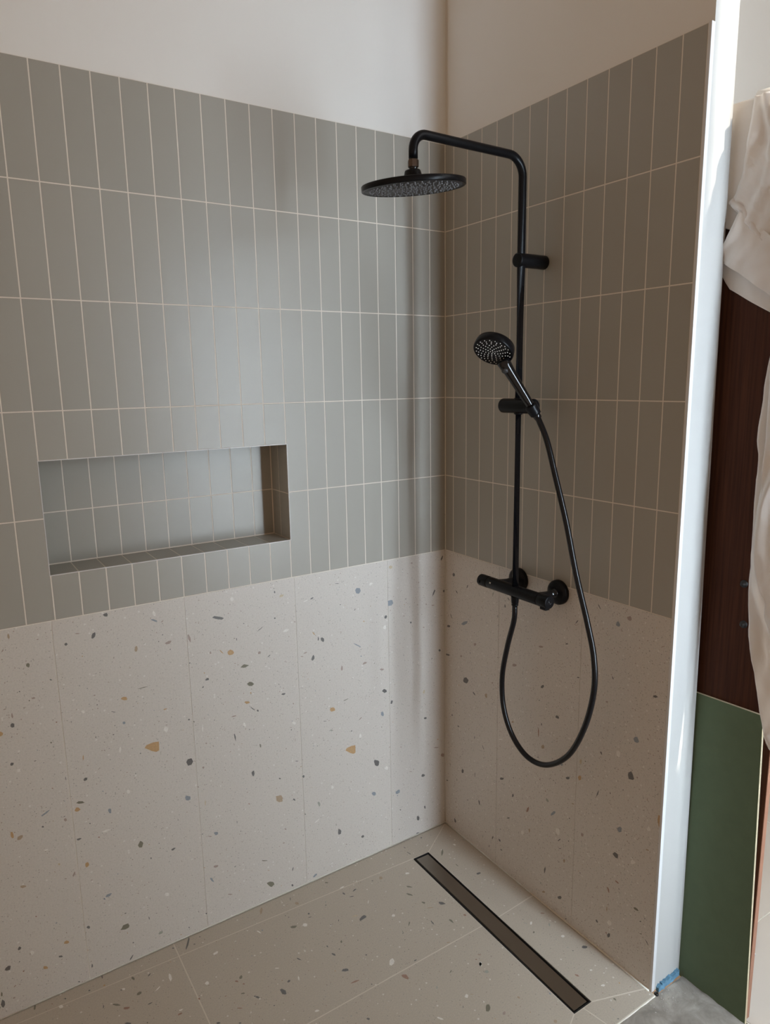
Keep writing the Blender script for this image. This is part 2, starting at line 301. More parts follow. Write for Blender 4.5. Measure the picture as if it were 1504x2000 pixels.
CHIPS_LEFT = """\
D -11572,8174 -11602,8173 -11624,8200 -11608,8211 -11582,8196
D -12247,8062 -12264,8061 -12280,8082 -12265,8093 -12249,8079
P -11995,7820 -12038,7833 -12031,7859 -11982,7864 -11961,7844 -11961,7828
P -12465,7615 -12452,7569 -12444,7520 -12454,7484 -12473,7488 -12485,7533 -12482,7577
D -12483,7366 -12442,7338 -12451,7258 -12497,7259 -12527,7299 -12514,7350
O -12688,7187 -12694,7138 -12750,7114 -12768,7180 -12762,7224 -12729,7235
D -12622,6397 -12597,6422 -12550,6401 -12561,6358 -12589,6341 -12621,6353
G -11735,6672 -11726,6662 -11720,6647 -11729,6629 -11745,6629 -11752,6639 -11756,6663
D -11054,5511 -11042,5473 -11051,5445 -11112,5434 -11129,5472 -11119,5498 -11089,5518
O -11074,6018 -11091,5980 -11100,6014 -11091,6093 -11070,6113
O -9968,7236 -10029,7244 -10104,7298 -10078,7332 -10036,7339 -9972,7320 -9953,7261
O -9643,5842 -9594,5905 -9417,5927 -9278,5906 -9289,5662 -9365,5643 -9471,5701
D -8493,4996 -8585,4992 -8626,5110 -8584,5176 -8484,5177 -8441,5071
B -8725,4127 -8695,4170 -8585,4099 -8584,4016 -8654,4006 -8713,4041
D -10249,6992 -10286,6999 -10356,7038 -10333,7039 -10262,7004
B -10050,6631 -10092,6621 -10116,6661 -10107,6691 -10069,6694 -10046,6668
O -9091,6748 -9021,6747 -9007,6728 -9083,6714 -9104,6730
D -7880,7225 -7953,7224 -7974,7248 -7930,7289 -7891,7282 -7870,7253
G -6832,6846 -6751,6881 -6679,6845 -6627,6783 -6696,6742 -6785,6769
O -6790,6310 -6783,6270 -6848,6266 -6879,6269 -6935,6326 -6912,6351 -6866,6341
D -6760,6149 -6673,6057 -6643,5999 -6728,6083 -6765,6135
P -7196,5998 -7280,5998 -7345,6016 -7272,6034 -7195,6025
D -7266,5516 -7237,5401 -7244,5264 -7273,5375 -7284,5486
D -6834,4137 -6845,4201 -6792,4246 -6767,4219 -6759,4138 -6781,4074 -6811,4079
P -8167,4830 -8156,4796 -8183,4772 -8198,4779 -8211,4799 -8209,4832 -8183,4838
W -9141,6182 -9096,6266 -9064,6242 -9018,6210 -9031,6139 -9067,6087 -9116,6149
W -10169,4828 -10137,4854 -10092,4819 -10090,4761 -10109,4749 -10157,4757
W -10945,7183 -10974,7171 -11018,7214 -11023,7241 -10985,7257 -10952,7237
W -8126,5814 -8148,5879 -8137,6003 -8116,6032 -8109,5939
G -11345,4933 -11290,4959 -11199,4927 -11156,4871 -11218,4873 -11293,4892
O -11371,4710 -11398,4752 -11355,4814 -11313,4804 -11261,4729 -11322,4697
B -12007,4903 -12106,4864 -12123,4891 -11966,4968 -11917,4972
D -11513,5589 -11521,5644 -11516,5703 -11507,5672 -11505,5610
B -10645,4477 -10624,4509 -10583,4494 -10569,4457 -10579,4374 -10612,4370 -10635,4420
P -11588,4552 -11620,4540 -11648,4577 -11654,4612 -11620,4635 -11590,4600
D -11615,4692 -11616,4681 -11631,4670 -11657,4670 -11644,4688
D -12133,4618 -12107,4615 -12088,4577 -12114,4571 -12143,4590
O -12750,4711 -12735,4643 -12735,4562 -12762,4546 -12786,4588 -12796,4626 -12787,4723
R -12603,4452 -12647,4457 -12675,4472 -12659,4544 -12594,4561 -12548,4549 -12555,4500
D -11376,3931 -11415,3953 -11419,3987 -11344,3983 -11306,3958 -11334,3946
G -9879,3249 -9921,3137 -9983,3157 -10016,3226 -9999,3261 -9952,3337 -9914,3306
D -9150,2726 -9186,2744 -9186,2781 -9136,2790 -9085,2785 -9076,2770 -9125,2733
B -7939,2795 -7911,2781 -7906,2720 -7949,2700 -7984,2710 -8015,2777 -8016,2804
P -8196,2759 -8180,2765 -8099,2732 -8079,2707 -8129,2716
D -7342,2884 -7345,2832 -7356,2807 -7358,2875 -7351,2914
O -11237,3146 -11278,3139 -11293,3203 -11283,3259 -11235,3275 -11208,3239 -11202,3175
o -11868,3451 -11887,3481 -11889,3502 -11871,3513 -11853,3507 -11839,3472 -11842,3454
P -11572,3022 -11595,3019 -11601,3055 -11558,3126 -11533,3146 -11533,3079
P -11791,3051 -11758,3055 -11731,3038 -11735,3024 -11758,3026
P -7960,1776 -7976,1731 -8034,1730 -8094,1760 -8089,1808 -8039,1806
D -7479,1515 -7510,1511 -7511,1526 -7462,1544 -7445,1537
B -8114,1311 -8161,1354 -8200,1420 -8218,1476 -8192,1485 -8164,1467 -8122,1355
P -7671,705 -7749,752 -7720,766 -7658,737 -7602,693
B -10806,2112 -10869,2114 -10909,2132 -10874,2188 -10785,2189 -10746,2167
B -10913,2096 -10911,2064 -10938,2072 -10958,2089 -10952,2127 -10923,2119
D -9704,2746 -9711,2713 -9729,2718 -9741,2754 -9723,2764
R -12609,3206 -12687,3200 -12734,3243 -12723,3279 -12664,3270 -12618,3236
G -10426,1009 -10516,998 -10637,1042 -10597,1076 -10557,1143 -10430,1141 -10405,1057
D -11399,1472 -11415,1506 -11391,1529 -11364,1528 -11335,1488 -11335,1463 -11358,1435
D -9913,1037 -9911,1098 -9902,1084 -9889,1027 -9896,979
D -8374,426 -8406,440 -8410,474 -8390,477 -8368,454
g -9706,458 -9663,513 -9628,503 -9587,496 -9587,446 -9616,429 -9680,430
O -11893,1370 -11845,1330 -11842,1277 -11893,1273 -11961,1312 -11940,1357
D -12017,986 -12030,960 -12072,978 -12102,992 -12103,1031 -12079,1028 -12043,1018
D -12869,1664 -12897,1625 -12941,1627 -12946,1666 -12919,1714 -12893,1706
D -13134,1301 -13159,1204 -13228,1214 -13268,1250 -13246,1297 -13182,1329
O -12372,815 -12422,829 -12457,847 -12465,895 -12449,926 -12395,897 -12366,851
D -10402,167 -10375,170 -10417,93 -10482,40 -10464,100
D -11365,399 -11363,346 -11392,307 -11400,360 -11384,427
D -13418,305 -13441,392 -13396,509 -13351,433 -13354,333 -13392,276
G -13380,604 -13401,592 -13413,626 -13409,666 -13399,702 -13385,714 -13375,667
D -11706,58 -11728,65 -11739,98 -11716,98 -11696,81
D -8870,263 -8869,240 -8884,228 -8899,252 -8899,277
W -12665,1357 -12689,1399 -12696,1444 -12685,1474 -12644,1468 -12616,1411 -12626,1373
W -12106,3995 -12068,3988 -12058,3956 -12118,3948 -12154,3983
W -10724,3907 -10820,3925 -10838,3947 -10747,3966 -10681,3964 -10628,3931
W -9341,1525 -9338,1463 -9375,1452 -9422,1481 -9459,1532 -9435,1576 -9392,1573
W -10217,5920 -10237,5891 -10253,5942 -10244,6014 -10227,6060 -10213,6054 -10202,5999
D -10580,6306 -10568,6308 -10561,6295 -10568,6286 -10581,6291
D -10372,6433 -10358,6439 -10334,6433 -10342,6411 -10369,6417
P -10847,5247 -10859,5254 -10858,5274 -10840,5275 -10833,5253
P -9740,4242 -9719,4235 -9715,4222 -9730,4206 -9746,4228
P -8360,4281 -8383,4305 -8371,4321 -8343,4306 -8339,4287
P -12515,5310 -12529,5304 -12542,5322 -12539,5344 -12522,5335
D -11099,4298 -11078,4291 -11072,4275 -11079,4257 -11104,4278
P -11858,1571 -11871,1561 -11887,1580 -11886,1598 -11871,1601
W -6998,5743 -6962,5743 -6937,5687 -6928,5624 -6951,5610 -6982,5644 -7011,5701
o -8181,3776 -8195,3703 -8212,3692 -8214,3802 -8191,3857
P -8090,5478 -8068,5493 -8041,5478 -8041,5456 -8067,5452
W -12443,6139 -12495,6143 -12501,6171 -12501,6219 -12443,6217 -12435,6163
P -12233,7642 -12195,7673 -12175,7678 -12194,7648 -12215,7640
P -12559,7735 -12613,7722 -12631,7735 -12607,7746 -12571,7751
G -9510,7445 -9646,7444 -9699,7456 -9529,7464 -9424,7454
R -12371,9438 -12354,9485 -12331,9459 -12324,9395 -12337,9358 -12355,9367 -12363,9385
D -11161,8960 -11192,8936 -11222,8944 -11234,8985 -11206,9005 -11180,9004
D -10604,8976 -10636,8992 -10624,9063 -10602,9102 -10542,9129 -10536,9073 -10553,9018
P -10946,9167 -10994,9186 -10942,9191 -10890,9175 -10889,9157
D -10295,9468 -10335,9517 -10290,9541 -10239,9546 -10222,9497 -10238,9453
B -9240,9180 -9168,9168 -9087,9116 -9079,9079 -9127,9092 -9212,9147
P -8931,9089 -8937,9068 -8963,9048 -8989,9048 -8969,9077
D -7585,8849 -7681,8902 -7619,8935 -7421,8864 -7365,8825 -7419,8794
G -11993,8677 -12000,8618 -12024,8596 -12069,8643 -12060,8695 -12020,8708
R -9683,8466 -9666,8541 -9646,8570 -9609,8559 -9604,8487 -9625,8429 -9662,8425
P -8328,8594 -8288,8506 -8277,8447 -8284,8353 -8316,8409 -8348,8481 -8349,8575
P -8939,8469 -8907,8502 -8829,8524 -8767,8515 -8785,8474 -8819,8447 -8875,8443
D -8987,8704 -8991,8717 -8974,8736 -8962,8724 -8969,8705
D -9080,8545 -9099,8559 -9095,8573 -9080,8577 -9071,8558
O -7314,7806 -7325,7878 -7246,7926 -7175,7881 -7141,7814 -7183,7771 -7268,7767
O -7497,7906 -7544,7982 -7508,7962 -7443,7875 -7438,7850
G -6881,7421 -6795,7380 -6741,7357 -6848,7320 -6902,7324 -6989,7352 -6941,7393
D -7042,8185 -7046,8135 -7060,8131 -7063,8186 -7050,8209
W -7164,9327 -7120,9364 -7090,9340 -7067,9289 -7093,9240 -7146,9247
W -9117,9237 -9143,9242 -9178,9292 -9178,9337 -9155,9389 -9120,9342 -9102,9300
P -12478,9109 -12519,9077 -12518,9100 -12489,9145 -12474,9146
P -7761,7935 -7795,7929 -7811,7971 -7787,7986 -7765,7967
D -8349,7793 -8367,7812 -8347,7829 -8332,7822 -8331,7801
D -8821,8309 -8802,8301 -8805,8280 -8821,8278 -8826,8294
B -3217,8732 -3313,8755 -3351,8867 -3295,8922 -3185,8896 -3159,8807
B -2212,8317 -2097,8327 -2045,8309 -2015,8208 -2084,8147 -2200,8157 -2202,8228
D -118,9313 -183,9257 -192,9309 -127,9414 -93,9404
D -4718,8881 -4785,8855 -4824,8858 -4799,8890 -4737,8908
D -3997,9184 -3902,9172 -3890,9157 -3926,9158 -4019,9177
D -5916,9266 -5904,9306 -5878,9292 -5875,9251 -5894,9230
o -5673,9158 -5626,9147 -5664,9096 -5708,9090 -5764,9101 -5744,9145 -5714,9168
o -2153,9345 -2148,9393 -2093,9411 -2027,9379 -2028,9336 -2068,9309 -2107,9311
D -6417,8295 -6288,8361 -6281,8356 -6380,8292 -6455,8264
O -4796,7872 -4785,7888 -4723,7814 -4708,7775 -4756,7807
D -4461,7504 -4532,7577 -4538,7645 -4490,7658 -4433,7609 -4427,7540
D -4634,7597 -4625,7690 -4612,7710 -4590,7633 -4610,7582
D -4859,7080 -4820,7165 -4782,7197 -4757,7126 -4764,7071 -4795,7040 -4836,7024
D -2328,7871 -2271,7874 -2246,7838 -2265,7787 -2294,7771 -2325,7777 -2350,7810
B -3199,7052 -3373,7167 -3468,7252 -3362,7197 -3218,7093
W -5585,8064 -5665,8069 -5708,8103 -5608,8147 -5516,8128 -5521,8098
D -6179,7454 -6195,7465 -6135,7508 -6102,7510 -6128,7485
P -6387,7637 -6398,7604 -6466,7612 -6466,7653 -6447,7685 -6393,7674
D -3351,8260 -3389,8255 -3406,8268 -3389,8281 -3367,8277
D -3848,8506 -3868,8506 -3879,8525 -3862,8533 -3841,8528
P -3839,6514 -3875,6474 -3910,6543 -3894,6592 -3877,6653 -3841,6596
P -3141,6533 -3086,6566 -3003,6545 -3019,6506 -3076,6494 -3157,6495
P -2493,6146 -2554,6194 -2494,6210 -2398,6173 -2429,6137
D -500,8254 -438,8360 -401,8317 -474,8198 -527,8138
D -40,8209 -76,8195 -100,8241 -87,8279 -41,8277
D -265,6244 -289,6288 -253,6321 -222,6303 -188,6253 -237,6228
P -876,7210 -834,7187 -850,7173 -889,7175 -911,7210
P -747,7942 -745,7909 -779,7914 -794,7939 -777,7964
D -1365,7419 -1399,7443 -1389,7485 -1340,7477 -1337,7435
P -1069,8681 -1077,8710 -1052,8713 -1038,8693 -1041,8680
P -562,7854 -544,7870 -472,7862 -436,7838 -499,7833
W -2291,7453 -2323,7428 -2398,7489 -2376,7550 -2312,7572 -2290,7531
B -3227,6780 -3214,6794 -3175,6784 -3178,6757 -3209,6756
P -5131,7210 -5185,7227 -5197,7245 -5150,7241 -5103,7217
P -5025,7299 -5099,7294 -5077,7325 -5017,7334 -4978,7327
P -5313,8313 -5319,8273 -5338,8279 -5348,8309 -5334,8326
P -1267,9359 -1292,9342 -1343,9357 -1346,9374 -1309,9386
W -4982,8820 -5036,8828 -5013,8852 -4928,8865 -4907,8854
W -2729,8963 -2782,8928 -2836,8905 -2863,8941 -2829,9002 -2775,8999
D -5736,6232 -5775,6226 -5839,6258 -5818,6280 -5795,6284 -5731,6276 -5712,6253
D -2394,5379 -2441,5421 -2482,5466 -2408,5517 -2364,5489 -2308,5444 -2307,5385
D -2155,5053 -2109,5053 -2082,5023 -2108,4953 -2150,4937 -2174,4970
O -4149,5357 -4137,5292 -4209,5290 -4263,5286 -4318,5354 -4294,5418 -4197,5412
B -2459,4613 -2536,4681 -2531,4774 -2467,4779 -2436,4722 -2429,4646
D -4546,5074 -4504,5067 -4440,5045 -4450,5038 -4537,5060
g -4280,4669 -4322,4692 -4330,4715 -4306,4736 -4276,4722 -4244,4693 -4263,4669
O -3832,3900 -3787,3963 -3616,3986 -3481,3966 -3481,3720 -3553,3700 -3659,3758
D -2655,3017 -2713,3004 -2791,3064 -2828,3211 -2805,3255 -2674,3188 -2630,3134
D -952,2023 -1010,2067 -983,2126 -925,2122 -856,2065 -884,2028
D -892,4082 -877,4112 -827,4114 -774,4088 -783,4047 -835,4042
o -872,5083 -839,5049 -842,5004 -867,4944 -920,4967 -925,5006
G -6534,4967 -6520,4887 -6539,4859 -6558,4888 -6559,4979
D -5500,4112 -5454,4103 -5403,4080 -5429,4072 -5491,4095
D -5296,3526 -5288,3565 -5271,3574 -5244,3573 -5223,3526 -5247,3489 -5263,3491
D -5964,3704 -6004,3704 -6032,3723 -6033,3759 -5998,3742
R -5953,3110 -5956,2982 -6062,2996 -6142,3068 -6155,3221 -5989,3195
D -5549,2867 -5566,2861 -5606,2892 -5630,2929 -5613,2948 -5586,2937 -5559,2898
g -4766,2372 -4797,2401 -4838,2520 -4815,2556 -4777,2528 -4742,2447
B -2939,2150 -2872,2178 -2798,2138 -2776,2060 -2823,2026 -2896,2063
B -1918,1912 -1869,1877 -1868,1793 -1988,1774 -2038,1829 -2022,1881
D -4058,1277 -4079,1187 -4159,1188 -4176,1255 -4157,1393 -4097,1344
D -3350,764 -3354,808 -3308,832 -3271,817 -3242,768 -3290,734
D -1146,501 -1206,561 -1203,670 -1159,687 -1100,617 -1101,526
D -896,861 -904,938 -868,951 -847,909 -845,825
D -1158,76 -1103,39 -1112,18 -1130,-13 -1204,8 -1236,34 -1223,74
G -6662,1375 -6519,1310 -6516,1294 -6621,1327 -6689,1365
D -5751,617 -5750,688 -5719,747 -5706,718 -5728,642
G -6477,433 -6554,548 -6573,595 -6470,598 -6370,536 -6335,451 -6426,396
D -5742,159 -5739,127 -5769,113 -5800,149 -5798,192 -5770,201
B -5037,183 -4971,200 -4945,176 -4952,143 -5041,102 -5068,110 -5084,134
D -5565,5089 -5591,5092 -5597,5118 -5584,5127 -5567,5114
D -4771,4363 -4753,4350 -4761,4336 -4775,4336 -4783,4356
D -4548,4479 -4536,4463 -4547,4447 -4558,4455 -4564,4470
W -3285,4148 -3336,4173 -3329,4250 -3295,4303 -3263,4242 -3248,4158
W -5500,5339 -5448,5312 -5436,5283 -5438,5239 -5481,5245 -5539,5291 -5540,5328
W -4893,1958 -4784,1982 -4827,1926 -4931,1891 -4962,1901
G -3807,5510 -3858,5519 -3821,5532 -3678,5552 -3695,5533
P -6006,1644 -6022,1671 -5979,1670 -5941,1643 -5962,1632
D -6580,6014 -6555,6006 -6540,5983 -6538,5959 -6554,5941 -6585,5970 -6591,5991
P -3221,4816 -3235,4792 -3303,4748 -3335,4756 -3272,4811
P -293,2888 -300,2868 -420,2887 -493,2924 -432,2932
P -201,2540 -194,2593 -146,2614 -69,2574 -57,2522 -86,2463 -171,2503
P -3886,727 -3912,748 -3915,773 -3880,761 -3872,733
P -5924,2111 -5883,2078 -5878,2043 -5905,2049 -5936,2086
D -5246,2283 -5269,2294 -5269,2322 -5248,2322 -5231,2298
D -1849,1135 -1868,1156 -1884,1184 -1857,1192 -1829,1162
P -5457,5866 -5483,5863 -5507,5895 -5483,5910 -5466,5894
P -1407,2384 -1369,2361 -1405,2362 -1470,2381 -1491,2410
W -4269,2833 -4280,2812 -4327,2794 -4365,2850 -4346,2908 -4294,2884
W -2322,2852 -2299,2810 -2332,2752 -2407,2791 -2432,2832 -2371,2898"""
CHIPS_RIGHT = """\
D -415,8929 -478,8910 -489,8863 -437,8805 -376,8823 -384,8893
D -1051,8575 -1088,8679 -1126,8709 -1121,8657 -1088,8601
D -618,8324 -618,8287 -549,8337 -537,8388 -593,8364
B -794,7345 -906,7449 -1029,7509 -1122,7536 -1086,7453 -927,7346
D -343,7412 -316,7416 -261,7510 -255,7551 -310,7495
D -253,7129 -239,7082 -165,7055 -102,7050 -92,7087 -123,7121 -198,7142
P -1435,6842 -1418,6891 -1443,6921 -1501,6942 -1534,6915 -1522,6888 -1461,6831
D -241,6131 -162,6079 -45,6072 -23,6109 -182,6147
D -2757,8442 -2759,8512 -2781,8519 -2805,8475 -2782,8407
D -2965,8690 -2946,8677 -2882,8731 -2886,8759 -2941,8722
g -2232,8638 -2239,8713 -2278,8771 -2294,8731 -2254,8610
P -757,6277 -794,6314 -825,6324 -858,6303 -820,6249 -772,6251
D -2488,8073 -2477,8018 -2468,8039 -2463,8094 -2480,8135
D -6185,9298 -6174,9290 -6116,9351 -6086,9414 -6118,9393
B -6711,9146 -6743,9118 -6778,9059 -6745,9016 -6709,9011 -6650,9024 -6664,9103
P -6971,9328 -7050,9367 -7079,9335 -7090,9289 -7049,9245 -6987,9257 -6948,9308
D -5402,8694 -5409,8735 -5457,8800 -5494,8820 -5471,8771
D -5176,8078 -5153,8059 -5090,8040 -5096,8070 -5156,8098
P -4156,7662 -4135,7694 -4177,7713 -4253,7729 -4313,7727 -4278,7688 -4195,7663
P -3122,6804 -3167,6845 -3243,6865 -3299,6859 -3282,6808 -3218,6776 -3133,6753
D -5126,9524 -5153,9520 -5154,9495 -5132,9484 -5107,9489
P -7914,8880 -7992,8930 -8005,8927 -7958,8889 -7901,8860
P -6585,7746 -6611,7746 -6594,7729 -6563,7724 -6563,7734
D -957,5613 -1063,5666 -1179,5613 -1140,5525 -1080,5464 -939,5457 -911,5502
D -1462,5227 -1385,5273 -1391,5313 -1475,5281 -1520,5230
R -2045,5483 -2062,5397 -2006,5333 -1960,5369 -1947,5434 -1999,5484
D -727,3831 -666,3807 -630,3825 -651,3854 -710,3853
D -334,4115 -365,4133 -378,4086 -352,4047 -328,4066
D -953,2336 -921,2294 -861,2274 -847,2342 -887,2434 -962,2416
D -1525,2588 -1524,2468 -1509,2437 -1499,2523 -1510,2618
D -2676,2956 -2687,3018 -2741,3051 -2835,3082 -2849,3066 -2803,3005 -2732,2966
D -1693,1684 -1701,1761 -1759,1719 -1776,1606 -1733,1601
D -581,361 -549,281 -488,304 -470,408 -508,430
D -2347,750 -2360,829 -2412,888 -2421,845 -2371,743
D -2743,879 -2693,871 -2649,896 -2669,947 -2739,936
D -2793,654 -2828,629 -2784,604 -2739,610 -2751,641
D -2994,1829 -3054,1886 -3112,1923 -3126,1899 -3041,1840
D -2236,382 -2215,392 -2214,452 -2230,473 -2245,424
D -134,1615 -76,1586 -47,1613 -83,1638 -134,1643
g -634,1915 -623,1853 -590,1853 -592,1913 -612,1946
P -2317,5963 -2314,5937 -2285,5907 -2238,5908 -2256,5945
D -511,4600 -533,4622 -556,4614 -567,4581 -533,4574
D -1480,3741 -1466,3783 -1476,3845 -1496,3831 -1493,3769
D -1844,3716 -1877,3696 -1928,3621 -1939,3571 -1874,3650
W -2646,4281 -2736,4312 -2772,4291 -2669,4244 -2576,4225
P -581,1080 -575,1048 -534,1031 -519,1039 -542,1076
D -4347,6639 -4373,6611 -4357,6569 -4317,6524 -4263,6517 -4248,6537 -4287,6595
D -4189,6117 -4185,6133 -4206,6146 -4233,6134 -4231,6116
D -4946,5893 -4905,5871 -4821,5872 -4830,5918 -4863,5954 -4940,5945
D -4335,5451 -4311,5406 -4298,5437 -4306,5493 -4333,5484
r -4230,5237 -4233,5078 -4210,5018 -4190,5202 -4207,5331
R -4440,4789 -4383,4751 -4352,4749 -4330,4791 -4362,4856 -4420,4882 -4445,4844
D -5279,4339 -5373,4391 -5387,4356 -5360,4311 -5290,4275 -5246,4300
o -5766,4949 -5724,4936 -5697,4987 -5707,5053 -5767,5091 -5776,5016
O -5664,4522 -5701,4594 -5758,4617 -5779,4585 -5772,4507 -5709,4451
B -5059,4620 -5119,4653 -5147,4629 -5123,4600 -5078,4571 -5046,4592
D -6400,5507 -6360,5543 -6352,5594 -6396,5584 -6409,5540
D -6283,4270 -6303,4388 -6357,4519 -6358,4468 -6344,4391
g -4565,3258 -4558,3319 -4584,3345 -4658,3315 -4670,3277 -4631,3241
B -4782,2990 -4853,3088 -4920,3116 -4922,3069 -4864,2989 -4772,2900 -4751,2927
r -3882,2541 -3819,2483 -3808,2520 -3847,2638 -3915,2710 -3912,2631
D -3258,2788 -3279,2747 -3284,2721 -3243,2662 -3210,2651 -3210,2708 -3222,2742
D -5443,3184 -5417,3167 -5405,3176 -5416,3204 -5446,3208
R -3983,1956 -3946,1884 -3924,1965 -3942,2032 -3973,2023
P -5869,2909 -5832,2918 -5846,2998 -5875,3011 -5922,3010 -5926,2966 -5886,2911
D -5139,2396 -5129,2365 -5054,2272 -5041,2286 -5109,2383
W -5099,2531 -5068,2473 -5002,2471 -4956,2520 -4967,2625 -5056,2664 -5086,2642
D -5075,2061 -5114,2095 -5163,2121 -5182,2120 -5120,2077
R -5333,1836 -5308,1764 -5286,1757 -5260,1788 -5252,1826 -5296,1868 -5330,1865
D -4564,1099 -4613,1217 -4627,1127 -4594,976 -4568,996
R -4589,405 -4638,409 -4612,358 -4552,317 -4499,317 -4546,387
D -5209,661 -5250,643 -5219,569 -5144,519 -5111,529 -5097,560 -5155,621
D -7776,7645 -7815,7672 -7847,7683 -7903,7666 -7875,7641 -7840,7615 -7779,7616
B -7415,6297 -7344,6296 -7303,6360 -7349,6432 -7411,6455 -7472,6350
D -7295,5503 -7336,5449 -7386,5341 -7348,5295 -7234,5266 -7203,5360 -7220,5429
O -8097,4772 -8162,4786 -8175,4631 -8150,4449 -8116,4513 -8085,4649
B -6997,3715 -6963,3772 -7011,3833 -7061,3876 -7108,3852 -7095,3753 -7040,3702
D -6969,2946 -6906,2974 -6871,3003 -6926,3083 -6968,3091 -7036,3079 -7035,2974
R -7821,3686 -7817,3709 -7851,3729 -7903,3729 -7891,3702
r -6995,2325 -7063,2326 -7112,2306 -7069,2279 -6988,2294
r -6819,1934 -6830,1839 -6799,1851 -6749,1951 -6770,1984
R -6762,1397 -6780,1415 -6791,1339 -6779,1254 -6757,1306
G -7613,1972 -7681,1973 -7718,1939 -7678,1916 -7630,1904 -7586,1902 -7565,1934
D -6510,728 -6456,734 -6434,776 -6479,809 -6511,777
D -7783,1710 -7805,1718 -7798,1686 -7769,1668 -7759,1682
D -6912,665 -6911,617 -6849,539 -6832,569 -6823,600 -6859,683 -6916,709
G -7829,1386 -7850,1385 -7826,1356 -7786,1337 -7765,1340
D -7998,1279 -8046,1218 -8035,1201 -7953,1282 -7933,1312
D -7961,171 -7993,173 -7991,155 -7967,141 -7954,151
D -5526,7293 -5568,7306 -5599,7301 -5558,7269 -5518,7264
D -6626,7642 -6602,7700 -6624,7701 -6652,7660 -6656,7627
W -6854,1068 -6924,1068 -6946,1019 -6891,912 -6829,927 -6799,967
R -3163,5064 -3189,5096 -3222,5063 -3220,5041 -3164,5007 -3130,5018
W -6902,5691 -6852,5708 -6838,5791 -6855,5835 -6907,5857 -6949,5826 -6935,5689
W -3726,1754 -3689,1671 -3621,1664 -3619,1747 -3670,1820 -3715,1813
W -7923,4278 -7882,4226 -7830,4205 -7814,4249 -7851,4336 -7884,4331
R -5535,3694 -5570,3700 -5573,3682 -5509,3654 -5475,3662
W -7552,3171 -7476,3083 -7415,3056 -7425,3154 -7461,3204 -7529,3196
D -4260,4439 -4223,4405 -4180,4394 -4186,4411 -4230,4437
P -6488,6957 -6462,6958 -6448,6979 -6487,7010 -6520,7003 -6511,6969
g -4450,543 -4424,542 -4439,591 -4470,604 -4479,570
D -5435,112 -5455,105 -5437,74 -5402,54 -5402,79
D -7889,1858 -7910,1873 -7918,1856 -7904,1841 -7885,1832
P -3459,5862 -3430,5835 -3407,5831 -3411,5856 -3442,5868"""
